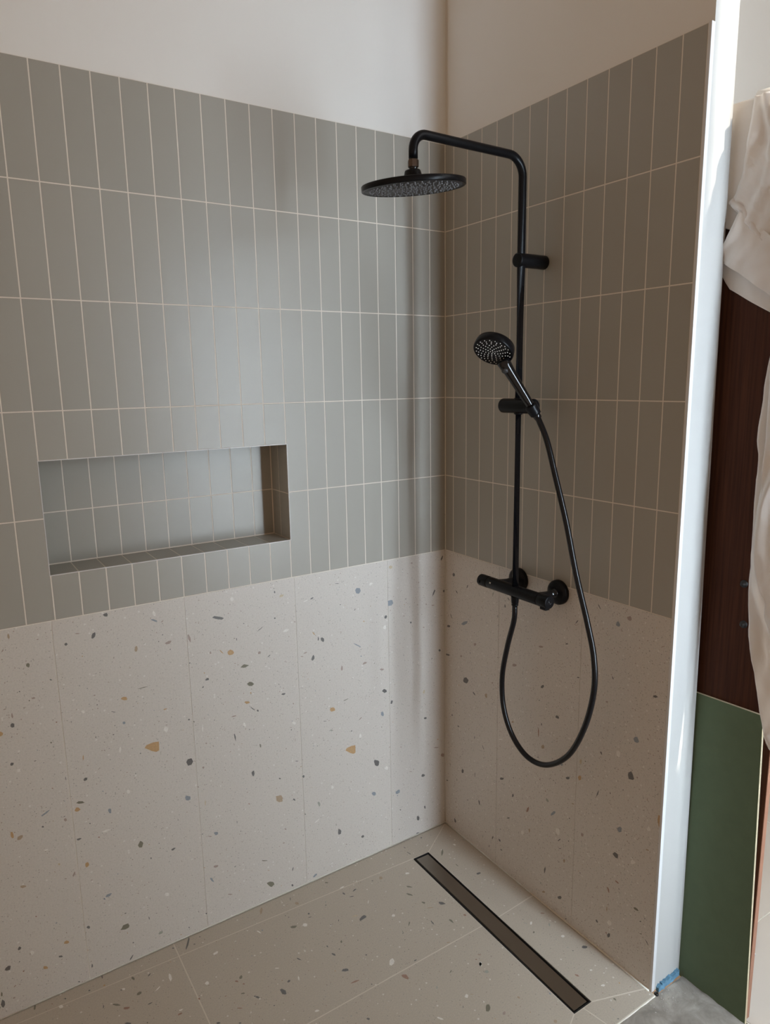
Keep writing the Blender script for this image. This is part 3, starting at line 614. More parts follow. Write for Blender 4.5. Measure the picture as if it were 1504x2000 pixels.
CHIPS_FLOOR = """\
D -8925,-38 -8928,-115 -9013,-293 -9068,-369 -9127,-443 -9118,-378 -9002,-170
D -8849,-393 -8883,-388 -8905,-361 -8885,-350 -8855,-367
D -8680,-181 -8647,-213 -8657,-223 -8679,-216 -8689,-190
D -11185,-150 -11206,-121 -11200,-56 -11179,-19 -11174,-85
G -10533,-654 -10573,-571 -10561,-512 -10538,-517 -10504,-589 -10515,-640
G -10483,-1163 -10541,-1177 -10588,-1151 -10565,-1095 -10504,-1077 -10459,-1111
G -11038,-1142 -10989,-1215 -11002,-1223 -11080,-1180 -11150,-1099 -11126,-1078
r -10825,-1427 -10876,-1431 -10934,-1399 -10957,-1368 -10931,-1327 -10865,-1362 -10818,-1390
D -10921,-1889 -10960,-1864 -11027,-1801 -11033,-1784 -10970,-1792 -10921,-1836 -10890,-1873
D -11354,-1070 -11367,-1059 -11350,-988 -11334,-966 -11336,-1030
r -9887,-2257 -9820,-2251 -9807,-2265 -9802,-2295 -9847,-2301 -9900,-2295 -9905,-2272
G -8210,-2043 -8192,-2054 -8197,-2103 -8232,-2147 -8285,-2130 -8269,-2072
G -8324,-2608 -8361,-2611 -8427,-2572 -8400,-2554 -8350,-2567
r -8594,-2954 -8648,-2909 -8638,-2894 -8568,-2941 -8531,-2983
G -12778,-175 -12783,-121 -12760,-42 -12732,-15 -12727,-70 -12746,-163
W -9749,-984 -9726,-948 -9698,-1015 -9712,-1152 -9767,-1221 -9776,-1088
W -10019,-1201 -10047,-1241 -10103,-1274 -10190,-1297 -10075,-1217
W -8965,-1764 -8975,-1803 -8988,-1840 -9042,-1830 -9068,-1764 -9044,-1748 -8996,-1726
W -8455,-944 -8426,-969 -8466,-1024 -8548,-1035 -8572,-1007 -8555,-962
r -8415,-2135 -8379,-2115 -8342,-2148 -8334,-2195 -8368,-2187
D -9205,-3031 -9208,-2998 -9178,-2997 -9140,-3016 -9124,-3057 -9140,-3065 -9188,-3048
D -12099,-225 -12077,-237 -12069,-273 -12092,-283 -12112,-245
D -9387,-165 -9370,-200 -9392,-210 -9421,-191 -9414,-155
W -12252,-391 -12200,-385 -12170,-441 -12170,-487 -12204,-491 -12248,-475 -12265,-405
W -10781,-787 -10804,-825 -10832,-802 -10867,-746 -10841,-741 -10795,-756
r -9315,-2097 -9305,-2121 -9309,-2133 -9317,-2156 -9344,-2146 -9352,-2113 -9345,-2092
r -8220,-2351 -8256,-2351 -8274,-2327 -8272,-2303 -8240,-2311
D -8733,-3342 -8764,-3322 -8767,-3293 -8734,-3304 -8707,-3329
D -8172,-2860 -8180,-2831 -8163,-2804 -8147,-2806 -8141,-2836
W -9793,-2205 -9838,-2194 -9842,-2155 -9772,-2165 -9743,-2179
r -12394,-241 -12396,-217 -12383,-214 -12369,-232 -12376,-250
R -6927,-235 -6828,-136 -6822,-161 -6836,-241 -6897,-341 -6965,-389 -6949,-325
R -5964,-546 -5925,-507 -5872,-532 -5860,-583 -5875,-641 -5921,-628 -5947,-612
G -4766,-336 -4826,-301 -4825,-264 -4786,-270 -4731,-321
D -5975,-248 -5959,-247 -5997,-337 -6021,-369 -6005,-302
R -3382,-1099 -3366,-1042 -3317,-981 -3261,-1025 -3275,-1101 -3323,-1121
G -2743,-1927 -2794,-1909 -2875,-1843 -2877,-1780 -2818,-1809
D -1901,-317 -1913,-358 -1927,-336 -1933,-292 -1912,-261
D -1970,-524 -1929,-667 -1940,-695 -1958,-666 -1989,-535
G -981,-1073 -944,-1066 -1005,-1169 -1065,-1234 -1148,-1295 -1167,-1281 -1089,-1169
D -679,-2552 -656,-2594 -684,-2616 -779,-2613 -809,-2575 -776,-2535
G -3015,-2046 -2941,-2156 -2947,-2226 -3039,-2120 -3061,-2040
G -2807,-2621 -2829,-2671 -2867,-2659 -2895,-2572 -2863,-2567
D -2491,-2957 -2495,-2877 -2460,-2842 -2375,-2922 -2348,-3019 -2445,-2989
R -2850,-2850 -2745,-2909 -2719,-2942 -2820,-2902 -2911,-2843
r -2203,-3629 -2159,-3627 -2134,-3646 -2142,-3695 -2164,-3705 -2199,-3680
G -2613,-3725 -2640,-3677 -2656,-3591 -2644,-3535 -2609,-3554 -2585,-3589 -2603,-3674
D -3078,-3297 -3080,-3406 -3110,-3464 -3115,-3377 -3100,-3291
G -3618,-2981 -3596,-2996 -3627,-3040 -3724,-3107 -3700,-3066
D -4543,-2169 -4738,-2189 -4718,-2117 -4605,-2064 -4526,-2058 -4492,-2131
o -4832,-1913 -4717,-1926 -4672,-1967 -4711,-1981 -4860,-1936
G -6463,-1276 -6388,-1274 -6284,-1335 -6321,-1374 -6371,-1389 -6446,-1348
D -5773,-1115 -5795,-1149 -5812,-1168 -5833,-1137 -5835,-1110 -5803,-1092 -5787,-1104
D -5817,-1283 -5885,-1261 -5883,-1248 -5833,-1252 -5783,-1276
D -4596,-1043 -4613,-955 -4582,-945 -4558,-986 -4560,-1048
D -4175,-1043 -4261,-1077 -4326,-1079 -4281,-1039 -4204,-1012
D -4518,-1201 -4427,-1220 -4376,-1256 -4425,-1257 -4494,-1231
W -6014,-1445 -6062,-1519 -6122,-1489 -6155,-1423 -6099,-1373 -6051,-1392
W -3855,-2492 -3817,-2502 -3795,-2546 -3847,-2596 -3890,-2568 -3907,-2537
W -7273,-879 -7237,-944 -7221,-1026 -7245,-1023 -7294,-908
D -5919,-2489 -5936,-2502 -5949,-2457 -5938,-2424 -5914,-2440
D -5888,-2842 -5913,-2854 -5948,-2793 -5955,-2724 -5925,-2738 -5886,-2790
D -6768,-2351 -6740,-2397 -6706,-2493 -6760,-2435 -6791,-2363
G -5521,-2485 -5507,-2504 -5514,-2528 -5530,-2568 -5571,-2570 -5567,-2549 -5560,-2515
D -6012,-3378 -5949,-3338 -5865,-3374 -5836,-3412 -5855,-3466 -5937,-3438
r -5790,-3851 -5775,-3875 -5899,-3866 -6016,-3834 -5966,-3820 -5860,-3823
D -7513,-3000 -7457,-3100 -7479,-3200 -7515,-3204 -7570,-3149 -7566,-2996
D -7224,-2883 -7244,-2918 -7282,-2930 -7313,-2911 -7308,-2883 -7262,-2855
D -8116,-2934 -8147,-2885 -8151,-2846 -8123,-2839 -8090,-2879 -8073,-2931
D -5599,-4137 -5583,-4126 -5565,-4138 -5566,-4162 -5588,-4159
W -4856,-3951 -4885,-3903 -4820,-3807 -4757,-3767 -4693,-3777 -4707,-3876 -4758,-3928
r -4738,-4545 -4782,-4488 -4815,-4415 -4817,-4346 -4765,-4342 -4696,-4390 -4698,-4508
R -3222,-4165 -3176,-4153 -3124,-4176 -3109,-4196 -3168,-4193
G -3702,-4939 -3650,-4926 -3668,-4957 -3715,-4980 -3734,-4966
r -2699,-4990 -2732,-4984 -2777,-4947 -2781,-4924 -2726,-4955
W -2899,-5131 -2870,-5136 -2881,-5201 -2921,-5270 -2972,-5259 -2956,-5196
g -2927,-5525 -2969,-5510 -2991,-5486 -2995,-5441 -2936,-5430 -2899,-5443 -2887,-5481
G -3673,-6373 -3715,-6334 -3645,-6242 -3583,-6200 -3526,-6227 -3554,-6308 -3610,-6357
W -3053,-5716 -3035,-5689 -3018,-5675 -3004,-5690 -3026,-5723
W -3800,-5692 -3773,-5734 -3792,-5762 -3842,-5802 -3880,-5764 -3875,-5724
W -4695,-5946 -4747,-5908 -4788,-5836 -4784,-5800 -4751,-5816 -4692,-5911
D -6172,-4888 -6133,-4919 -6135,-4955 -6165,-4960 -6181,-4949 -6201,-4902
W -7060,-4083 -7105,-4070 -7125,-4040 -7122,-4021 -7071,-4018 -7036,-4042 -7018,-4078
W -7053,-2990 -7035,-2922 -6997,-2878 -7007,-2965 -7045,-3026
D -4287,-4156 -4253,-4141 -4204,-4153 -4211,-4175 -4271,-4174
D -4105,-5956 -4115,-5948 -4092,-5915 -4073,-5908 -4090,-5944
R -3673,-5800 -3730,-5762 -3722,-5754 -3693,-5766 -3649,-5805
D -3990,-3239 -4006,-3229 -4004,-3207 -3972,-3205 -3966,-3223
g -5215,-991 -5191,-970 -5171,-976 -5174,-1010 -5211,-1030
D -5249,-1857 -5233,-1815 -5204,-1789 -5207,-1813 -5234,-1864
W -4124,-1661 -4189,-1739 -4214,-1744 -4160,-1669 -4106,-1624
W -2508,-1395 -2564,-1372 -2601,-1349 -2568,-1292 -2517,-1309 -2486,-1340 -2469,-1372
W -4490,-768 -4590,-758 -4545,-726 -4451,-716 -4419,-741
D -5496,-1860 -5498,-1843 -5483,-1825 -5472,-1830 -5478,-1854
W -7384,-2354 -7405,-2317 -7350,-2340 -7297,-2387 -7325,-2389
D -7882,-3349 -7890,-3328 -7870,-3321 -7850,-3345 -7860,-3353
r -7413,-2774 -7406,-2762 -7390,-2767 -7391,-2785 -7410,-2793
D -1192,-181 -1155,-182 -1144,-206 -1180,-243 -1212,-214
W -1293,-661 -1275,-627 -1200,-613 -1201,-633 -1246,-654
W -516,-1052 -466,-1069 -459,-1147 -498,-1155 -535,-1100
g -88,-1094 -82,-1148 -101,-1144 -114,-1096 -116,-1015
G -1061,-1919 -1047,-1833 -1032,-1882 -1034,-1968 -1048,-1980
W -2976,-5215 -2916,-5157 -2855,-5150 -2855,-5189 -2905,-5234 -2959,-5253
r -2891,-5044 -2921,-5049 -2936,-5024 -2929,-5008 -2895,-5021
g -4310,-5183 -4312,-5156 -4275,-5108 -4252,-5103 -4264,-5152
D -5723,-2713 -5707,-2701 -5693,-2715 -5703,-2736 -5725,-2734
D -6397,-842 -6404,-828 -6383,-800 -6372,-810 -6383,-835
D -3618,-1020 -3612,-993 -3578,-1011 -3570,-1037 -3584,-1046
D -3701,-2384 -3690,-2375 -3676,-2382 -3674,-2401 -3697,-2408
D -188,-6360 -234,-6389 -284,-6374 -335,-6338 -333,-6289 -259,-6273 -212,-6314
r -1096,-6837 -1103,-6900 -1144,-6867 -1160,-6811 -1141,-6779
G -887,-7865 -914,-7871 -931,-7822 -916,-7796 -883,-7799 -875,-7840
r -311,-4815 -251,-4875 -293,-4876 -345,-4839 -364,-4802
G -1042,-5230 -1045,-5204 -1021,-5181 -990,-5185 -978,-5210 -1004,-5232
g -427,-5194 -417,-5228 -462,-5286 -521,-5315 -486,-5249
W -504,-5713 -447,-5713 -414,-5733 -422,-5772 -446,-5790 -500,-5783 -513,-5726
W -881,-7391 -850,-7372 -790,-7383 -765,-7421 -784,-7440 -831,-7440
R -2786,-6530 -2818,-6517 -2833,-6482 -2811,-6446 -2774,-6472 -2772,-6491
B -2110,-6842 -2096,-6810 -2071,-6819 -2068,-6853 -2088,-6870
R -2493,-7457 -2547,-7497 -2574,-7486 -2587,-7451 -2554,-7404 -2503,-7422
D -1294,-8212 -1262,-8214 -1249,-8231 -1254,-8249 -1287,-8230
W -895,-4951 -837,-4888 -790,-4885 -789,-4919 -839,-4961 -879,-4976
g -990,-4792 -951,-4855 -941,-4896 -969,-4870 -1013,-4784
g -1369,-6627 -1354,-6637 -1367,-6650 -1386,-6643 -1385,-6630
g -631,-6112 -671,-6087 -667,-6070 -640,-6075 -621,-6105
W -742,-6921 -719,-6900 -681,-6911 -669,-6943 -699,-6956 -733,-6946"""
# ---------------------------------------------------------------- dimensions read from the photograph
ZL = 0.9592; PZ = 0.23852; ZT = 2.1499                # top of the terrazzo, tile row pitch, top of the tiling
XL = lambda i: -(i - 0.0594) * 0.06                    # vertical joints of the left wall (i = 1, 2, ...)
YR = lambda i: -(i + 0.661) * 0.06                     # vertical joints of the right wall (i = 0, 1, ...)
YE = -0.8145                                           # free end of the right wall's tiling
rows = [ZL, ZL + PZ, ZL + 2 * PZ, ZL + 3 * PZ, ZL + 4 * PZ, ZT]
NX0, NX1, NZ0, NZ1, ND = -1.1372, -0.5350, 1.0660, 1.3268, 0.110   # niche
PL = lambda u, v, d: (u, d, v)                         # left wall: u = x, v = z
PR = lambda u, v, d: (d, u, v)                         # right wall: u = y, v = z
XEND = -2.6; CH = 3.95

# ---------------------------------------------------------------- left wall (faces -y)
bm = bmesh.new()
h_ = 0.006
for a, b in (((XEND, 0.010, 0), (NX0 - h_, 0.16, CH)), ((NX1 + h_, 0.010, 0), (0.010, 0.16, CH)),
             ((NX0 - h_, 0.010, 0), (NX1 + h_, 0.16, NZ0 - h_)), ((NX0 - h_, 0.010, NZ1 + h_), (NX1 + h_, 0.16, CH)), ((NX0 - h_, ND + 0.008, NZ0 - h_), (NX1 + h_, 0.16, NZ1 + h_))):
    box(bm, a, b)
wall_left = struct(obj('wall_left', bm, M['plaster']))
bm = bmesh.new()                                       # grout bed behind the tiles
g_ = 0.0007
for a, b in (((XEND, 0.0004, ZL), (NX0 - g_, 0.010, ZT - 0.0005)), ((NX1 + g_, 0.0004, ZL), (-0.0005, 0.010, ZT - 0.0005)),
             ((NX0 - g_, 0.0004, ZL), (NX1 + g_, 0.010, NZ0 - g_)), ((NX0 - g_, 0.0004, NZ1 + g_), (NX1 + g_, 0.010, ZT - 0.0005))):
    box(bm, a, b)
box(bm, (NX0 - 0.006, ND - 0.0015, NZ0 - 0.006), (NX1 + 0.006, ND + 0.008, NZ1 + 0.006))                 # niche back
box(bm, (NX0 - 0.004, 0.004, NZ0 - 0.006), (NX1 + 0.004, ND, NZ0 - 0.0006))
box(bm, (NX1 + 0.0006, 0.004, NZ0), (NX1 + 0.006, ND, NZ1)); box(bm, (NX0 - 0.006, 0.004, NZ0), (NX0 - 0.0006, ND, NZ1))
box(bm, (NX0 - 0.004, 0.004, NZ1 + 0.0006), (NX1 + 0.004, ND, NZ1 + 0.006))
obj('grout', bm, M['grout'], wall_left)
rect = []
i = 0
xs = [-0.0008] + [XL(k) for k in range(1, 44)]
for k in range(len(xs) - 1):
    u1, u0 = xs[k], xs[k + 1]
    for r in range(5):
        v0, v1 = rows[r], rows[r + 1]
        inn = u0 > NX0 - 0.01 and u1 < NX1 + 0.01
        if inn and r == 0: v1 = NZ0 - 0.0006
        if inn and r == 1: v0 = NZ1 + 0.0006
        if inn and r == 0: rect.append((u0, u1, v0, v1)); continue
        rect.append((u0, u1, v0, v1))
obj('wall_tiles', tiles(rect, PL, seed=3), M['tile'], wall_left)
# niche lining: back, sill, head and both sides, all of cut tiles
nb = [NX1 - 0.0005] + [-0.5935 - 0.0601 * k for k in range(9)] + [NX0 + 0.0005]
zm = 1.1935
rb = [(nb[k + 1], nb[k], a, b) for k in range(10) for a, b in ((NZ0 + 0.001, zm), (zm, NZ1 - 0.001))]
niche = tiles(rb, lambda u, v, d: (u, ND - 0.002 + d, v), seed=5)
nb_ob = obj('niche_back_tiles', niche, M['tile'], wall_left)
sx = [NX1 + 0.0005] + [XL(k) for k in range(10, 19)] + [NX0 - 0.0005]
obj('niche_sill_tiles', tiles([(sx[k + 1], sx[k], 0.0005, ND - 0.003) for k in range(10)], lambda u, v, d: (u, v, NZ0 - d), seed=6), M['tile'], wall_left)
obj('niche_head_tiles', tiles([(sx[k + 1], sx[k], 0.0005, ND - 0.003) for k in range(10)], lambda u, v, d: (u, v, NZ1 + d), seed=7), M['tile'], wall_left)
js = [(a, b, c, d) for a, b in ((0.0005, 0.060), (0.060, ND - 0.003)) for c, d in ((NZ0, zm), (zm, NZ1))]
obj('niche_side_tiles', tiles(js, lambda u, v, d: (NX1 + d, u, v), seed=8), M['tile'], wall_left)
obj('niche_side_tiles', tiles(js, lambda u, v, d: (NX0 - d, u, v), seed=9), M['tile'], wall_left)
bm = bmesh.new()                                       # slim bright trim round the niche mouth
e = 0.0013
for a, b in (((NX0 - e, -0.0006, NZ0 - e), (NX1 + e, 0.003, NZ0 + 0.0002)), ((NX0 - e, -0.0006, NZ1 - 0.0002), (NX1 + e, 0.003, NZ1 + e)),
             ((NX0 - e, -0.0006, NZ0), (NX0 + 0.0002, 0.003, NZ1)), ((NX1 - 0.0002, -0.0006, NZ0), (NX1 + e, 0.003, NZ1))):
    box(bm, a, b)
obj('niche_edge_trim', bm, M['trim'], wall_left)
# terrazzo panels
def panels(edges, z0, z1, P, chiptext, seed, extra):
    bm = bmesh.new()
    for a, b in zip(edges, edges[1:]):
        u0, u1 = min(a, b) + 0.0006, max(a, b) - 0.0006
        q = [(u0, z0), (u1, z0), (u1, z1), (u0, z1)]
        f = [bm.verts.new(P(u, v, 0)) for u, v in q]; g = [bm.verts.new(P(u, v, 0.004)) for u, v in q]
        bm.faces.new(f)
        for i in range(4): bm.faces.new((g[i], g[(i + 1) % 4], f[(i + 1) % 4], f[i]))
    chips(bm, chiptext, P); extra(bm)
    bmesh.ops.recalc_face_normals(bm, faces=[f for f in bm.faces if f.material_index == 0])
    return bm
bm = bmesh.new(); box(bm, (XEND, 0.0012, -0.002), (0.0, 0.010, ZL)); obj('panel_bedding', bm, M['bead'], wall_left)
def exl(bm):
    scatter_chips(bm, PL, -2.55, -1.30, 0.01, ZL - 0.01, 240, 11)
    scatter_chips(bm, PL, -1.30, -0.01, 0.01, ZL - 0.01, 260, 12, smax=0.0035)
obj('terrazzo_panels', panels([-0.0006, -0.2205, -0.5290, -0.8375, -1.1460, -1.4545, -1.763, -2.0715, -2.38, XEND], 0.0015, ZL - 0.001, PL, CHIPS_LEFT, 1, exl), TERR, wall_left)

# ---------------------------------------------------------------- right wall (faces -x), a stub wall with a free plastered end
bm = bmesh.new()
ZS = [0, 0.35, 0.7, 1.05, 1.4, 1.75, 2.1, 2.6, 3.1, CH]
rnd = random.Random(4)
xo = lambda z: 0.1120 - 0.0120 * min(z, 2.2) + rnd.uniform(-0.0006, 0.0006)
ring = []
for z in ZS:
    x1 = xo(z); ring.append([bm.verts.new(p) for p in ((0.010, 0.0, z), (x1, 0.0, z), (x1, -0.820, z), (0.010, -0.820, z))])
for a, b in zip(ring, ring[1:]):
    for i in range(4): bm.faces.new((a[i], a[(i + 1) % 4], b[(i + 1) % 4], b[i]))
bm.faces.new(ring[0][::-1]); bm.faces.new(ring[-1])
bmesh.ops.recalc_face_normals(bm, faces=bm.faces)
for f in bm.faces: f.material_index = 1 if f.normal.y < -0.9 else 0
wall_right = struct(obj('wall_right', bm, [M['plaster'], M['plaster_end_dimmed']]))
bm = bmesh.new(); box(bm, (0.0004, YE, ZL), (0.0102, 0.0, ZT - 0.0005)); obj('grout', bm, M['grout'], wall_right)
ys = [-0.0008] + [YR(k) for k in range(0, 13)] + [YE + 0.0005]
obj('wall_tiles', tiles([(ys[k + 1], ys[k], rows[r], rows[r + 1]) for k in range(14) for r in range(5)], PR, seed=21), M['tile'], wall_right)
bm = bmesh.new(); box(bm, (0.0012, YE, -0.002), (0.0102, 0.0, ZL)); obj('panel_bedding', bm, M['bead'], wall_right)
def exr(bm): scatter_chips(bm, PR, YE + 0.01, -0.01, 0.01, ZL - 0.01, 190, 13, smax=0.0035)
obj('terrazzo_panels', panels([-0.0006, -0.2525, -0.5615, YE], 0.0015, ZL - 0.001, PR, CHIPS_RIGHT, 2, exr), TERR, wall_right)
bm = bmesh.new(); box(bm, (-0.0010, -0.8215, 0.0), (0.0100, YE, ZT + 0.0005), bev=0.0008); obj('edge_trim', bm, M['trim'], wall_right)
bm = bmesh.new(); tube(bm, [(-0.0008, -0.0008, 0.0), (-0.0008, -0.0008, ZT)], 0.0016, 8)
obj('sealant_bead', bm, M['bead'], wall_right)
for nm, a, b, par in (('sealant_bead', (-2.6, -0.0006, 0.0006), (0, -0.0006, 0.0006), wall_left), ('sealant_bead', (-0.0006, YE, 0.0006), (-0.0006, 0, 0.0006), wall_right)):
    bm = bmesh.new(); tube(bm, [a, b], 0.0036, 8); obj(nm, bm, M['bead'], par)

# ---------------------------------------------------------------- floors
g = 0.0015
dr = dict(a=(-0.1985, -0.0905), b=(-0.1412, -0.0925), c=(-0.1440, -0.7548), d=(-0.2022, -0.7552))   # drain mouth
FP = [[(0, 0), (-0.9345, 0), (-0.9345, -0.0535), (-0.1985, -0.0895), (-0.1405, -0.0915)],
      [(-0.9345, 0), (-2.05, -0.001), (-0.9345, -0.0535)],
      [(-0.1995, -0.0895), (-0.9345, -0.0535), (-0.9345, -0.4240), (-0.2010, -0.4240)],
      [(-0.9345, -0.0535), (-2.04, -0.001), (-2.6, -0.001), (-2.6, -0.4240), (-0.9345, -0.4240)],
      [(-0.2010, -0.4240), (-0.9345, -0.4240), (-0.9345, -0.830), (-0.352, -0.830), (-0.2025, -0.7560)],
      [(-0.9345, -0.4240), (-2.6, -0.4240), (-2.6, -0.830), (-0.9345, -0.830)],
      [(-0.2025, -0.7560), (-0.352, -0.830), (-0.158, -0.830), (-0.172, -0.7560)],
      [(-0.172, -0.7560), (-0.158, -0.830), (0.0, -0.830), (-0.001, -0.8065), (-0.1435, -0.7560)],
      [(0, 0), (-0.1405, -0.0915), (-0.1425, -0.4250), (0, -0.4185)],
      [(-0.1425, -0.4250), (0, -0.4185), (-0.0005, -0.8060), (-0.1435, -0.7560)]]
bm = bmesh.new()
grf = [(-2.6, 0.0), (-2.6, -0.8305), (0.0, -0.8305), (0.0, 0.0)]
# grout bed with a slot for the drain
for a, b in (((-2.6, -0.8305, -0.05), (-0.2020, 0.0, -0.0003)), ((-0.1420, -0.8305, -0.05), (0.0, 0.0, -0.0003)),
             ((-0.2020, -0.0905, -0.05), (-0.1420, 0.0, -0.0003)), ((-0.2020, -0.8305, -0.05), (-0.1420, -0.7560, -0.0003))):
    box(bm, a, b)
floor = struct(obj('floor', bm, M['grout_f']))
bm = bmesh.new()
for P_ in FP:
    q = inset_poly(P_, g)
    poly(bm, [(x, y, 0.0) for x, y in q]); n = len(q)
    for i in range(n):
        (x0, y0), (x1, y1) = q[i], q[(i + 1) % n]; poly(bm, [(x0, y0, -0.004), (x1, y1, -0.004), (x1, y1, 0), (x0, y0, 0)])
bmesh.ops.recalc_face_normals(bm, faces=bm.faces)
for f in bm.faces:
    if abs(f.normal.z) > 0.9 and f.normal.z < 0: f.normal_flip()
PF = lambda u, v, d: (u, v, -d)
nodrain = lambda u, v: not (-0.213 < u < -0.131 and -0.77 < v < -0.08)
chips(bm, CHIPS_FLOOR, PF)
scatter_chips(bm, PF, -2.55, -1.0, -0.82, -0.01, 300, 31, nodrain)
scatter_chips(bm, PF, -1.0, -0.30, -0.82, -0.45, 70, 32, lambda u, v: nodrain(u, v) and (u < -0.75 or v < -0.6))
scatter_chips(bm, PF, -1.35, -0.01, -0.82, -0.01, 260, 33, nodrain, smax=0.003)
obj('terrazzo_floor_tiles', bm, TERR_F, floor)
# raw concrete outside the tray, beige tiles of the next room
bm = bmesh.new(); N_ = 60
x0, x1, y0, y1 = -2.6, 0.115, -3.2, -0.8308
vv = []
rnd = random.Random(8)
for j in range(N_ + 1):
    for i in range(N_ + 1):
        x = x0 + (x1 - x0) * (1 - (1 - i / N_) ** 2); y = y1 + (y0 - y1) * (j / N_) ** 2
        z = -0.0035 + (rnd.uniform(-0.0015, 0.0015) if 0 < j < N_ else 0)
        vv.append(bm.verts.new((x, y, z)))
for j in range(N_):
    for i in range(N_):
        k = j * (N_ + 1) + i; f = bm.faces.new((vv[k], vv[k + N_ + 1], vv[k + N_ + 2], vv[k + 1])); f.smooth = True
obj('concrete_screed', bm, M['concrete'], floor)
bm = bmesh.new(); box(bm, (-2.6, -0.8318, -0.02), (0.0, -0.8303, -0.0002)); obj('tray_edge_bead', bm, M['bead'], floor)
bm = bmesh.new(); box(bm, (0.1150, -3.2, -0.05), (3.0, 0.0, -0.0020), mi=0)
far = obj('beige_floor_bed', bm, M['bead'], floor)
bm = bmesh.new()
for a in range(-1, 4):
    for b in range(0, 6):
        ua, ub = 0.115 if a == -1 else 0.10 + 0.80 * a, min(3.0, 0.10 + 0.80 * (a + 1))
        va, vb = -0.040 - 0.80 * b, max(-3.2, -0.040 - 0.80 * (b + 1))
        if a == -1: continue
        ua = max(ua, 0.115)
        if b == 0: box(bm, (ua + .002, -0.036, -0.004), (ub - .002, -0.001, 0.0))
        if va > vb: box(bm, (ua + .002, vb + .002, -0.004), (ub - .002, va - .002, 0.0))
obj('beige_floor_tiles', bm, M['floor_far'], floor)

# ---------------------------------------------------------------- the rest of the shell
bm = bmesh.new(); box(bm, (0.10, 0.0, 0), (3.0, 0.16, CH)); struct(obj('wall_back', bm, M['plaster']))
bm = bmesh.new(); box(bm, (3.0, -2.31, 0), (3.1, 0.16, CH)); struct(obj('wall_far_right', bm, M['plaster']))
bm = bmesh.new(); box(bm, (-2.6, -2.31, CH), (3.1, 0.16, CH + 0.1)); box(bm, (-2.6, -5.6, CH), (-0.02, -2.31, CH + 0.1)); struct(obj('ceiling', bm, M['ceiling']))  # unseen, raised to let sun in; rear slab added against leaks
bm = bmesh.new(); box(bm, (-0.10, -5.6, 0), (-0.02, -2.31, CH)); struct(obj('wall_sun_block', bm, M['plaster']))  # added partition out of view, only blocks sun leaking toward the shower
bm = bmesh.new(); wy = (-2.37, -2.10)                 # unseen wall, its depth and openings shaped to steer the light
for a, b in (((-0.10, 0), (0.02, CH)), ((0.20, 0), (0.28, CH)), ((0.41, 0), (0.455, CH)), ((1.65, 0), (3.0, CH)), ((0.02, 0), (0.20, 0.40)), ((0.02, 2.10), (0.20, CH)),
             ((0.28, 0), (0.41, 0.40)), ((0.28, 2.10), (0.41, CH)), ((0.455, 0), (1.65, 1.70)), ((0.455, 3.75), (1.65, CH))):
    box(bm, (a[0], wy[0], a[1]), (b[0], wy[1], b[1]))
struct(obj('wall_front', bm, M['plaster']))
def unseen_window(n, xa, xb, za, zb, sun_stop_pane):
    bm = bmesh.new(); t = 0.012
    for a, b in (((xa, za), (xa + t, zb)), ((xb - t, za), (xb, zb)), ((xa, za), (xb, za + t)), ((xa, zb - t), (xb, zb))):
        box(bm, (a[0], -2.40, a[1]), (b[0], -2.36, b[1]))
    o = struct(obj('unseen_window_%d' % n, bm, M['frame']))
    if sun_stop_pane:
        bm = bmesh.new(); box(bm, (xa + t, -2.384, za + t), (xb - t, -2.378, zb - t)); obj('sun_stop_pane', bm, M['glass'], o)  # opaque sheet, added to stop the sun in this opening
unseen_window(1, 0.02, 0.20, 0.40, 2.10, True); unseen_window(2, 0.28, 0.41, 0.40, 2.10, True); unseen_window(3, 0.455, 1.65, 1.70, 3.75, False)  # middle and tall openings are added for the light they give

# ---------------------------------------------------------------- linear drain in the floor
t = tag(empty('floor_drain', (-0.171, -0.42, 0.0)), 'long narrow steel linear drain set in the floor along the right wall', 'drain')
bm = bmesh.new(); q = [dr['a'], dr['b'], dr['c'], dr['d']]
prism(bm, inset_poly(q, 0.0003), -0.030, -0.0075); qo = inset_poly(q, 0.0003); qi = inset_poly(q, 0.0022)
for i in range(4):
    j = (i + 1) % 4
    prism(bm, [qo[i], qo[j], qi[j], qi[i]] if True else [], -0.028, 0.0004)
bmesh.ops.recalc_face_normals(bm, faces=bm.faces)
obj('drain_channel', bm, M['void'], t)
bm = bmesh.new(); qp = inset_poly(q, 0.0062); prism(bm, qp, -0.0105, -0.0008)
bmesh.ops.recalc_face_normals(bm, faces=bm.faces)
bmesh.ops.bevel(bm, geom=[e_ for e_ in bm.edges if all(v.co.z > -0.001 for v in e_.verts)], offset=0.0007, segments=2, affect='EDGES')
obj('cover_plate', bm, M['steel'], t)

# ---------------------------------------------------------------- shower column
PX, PY = -0.0798, -0.4014
col = tag(empty('shower_column', (0.0, PY, 0.94)), 'matt black shower column with overhead rain shower and bar mixer on the tiled right wall', 'shower')
TH = R(178.5); dx, dy = math.cos(TH), -math.sin(TH) * 1.0
L_ = 0.325; zA = 2.0035; rb_ = 0.045; r1 = 0.034
def arc(c, a, b, r, n=10):
    a, b = Vector(a), Vector(b); return [Vector(c) + a * (math.cos(R(90 * i / n)) * r) + b * (math.sin(R(90 * i / n)) * r) for i in range(n + 1)]
D_ = Vector((dx, dy, 0))
pts = [Vector((PX, PY, 1.40)), Vector((PX, PY, 1.75))] + arc(Vector((PX, PY, zA - rb_)) + D_ * rb_, -D_, (0, 0, 1), rb_)
tip = Vector((PX, PY, 0)) + D_ * L_
pts += arc(Vector((tip.x, tip.y, zA - r1)) - D_ * r1, (0, 0, 1), D_, r1) + [Vector((tip.x, tip.y, 1.952))]
bm = bmesh.new(); tube(bm, pts, 0.0098, 28); obj('overhead_arm_pipe', bm, M['black'], col)
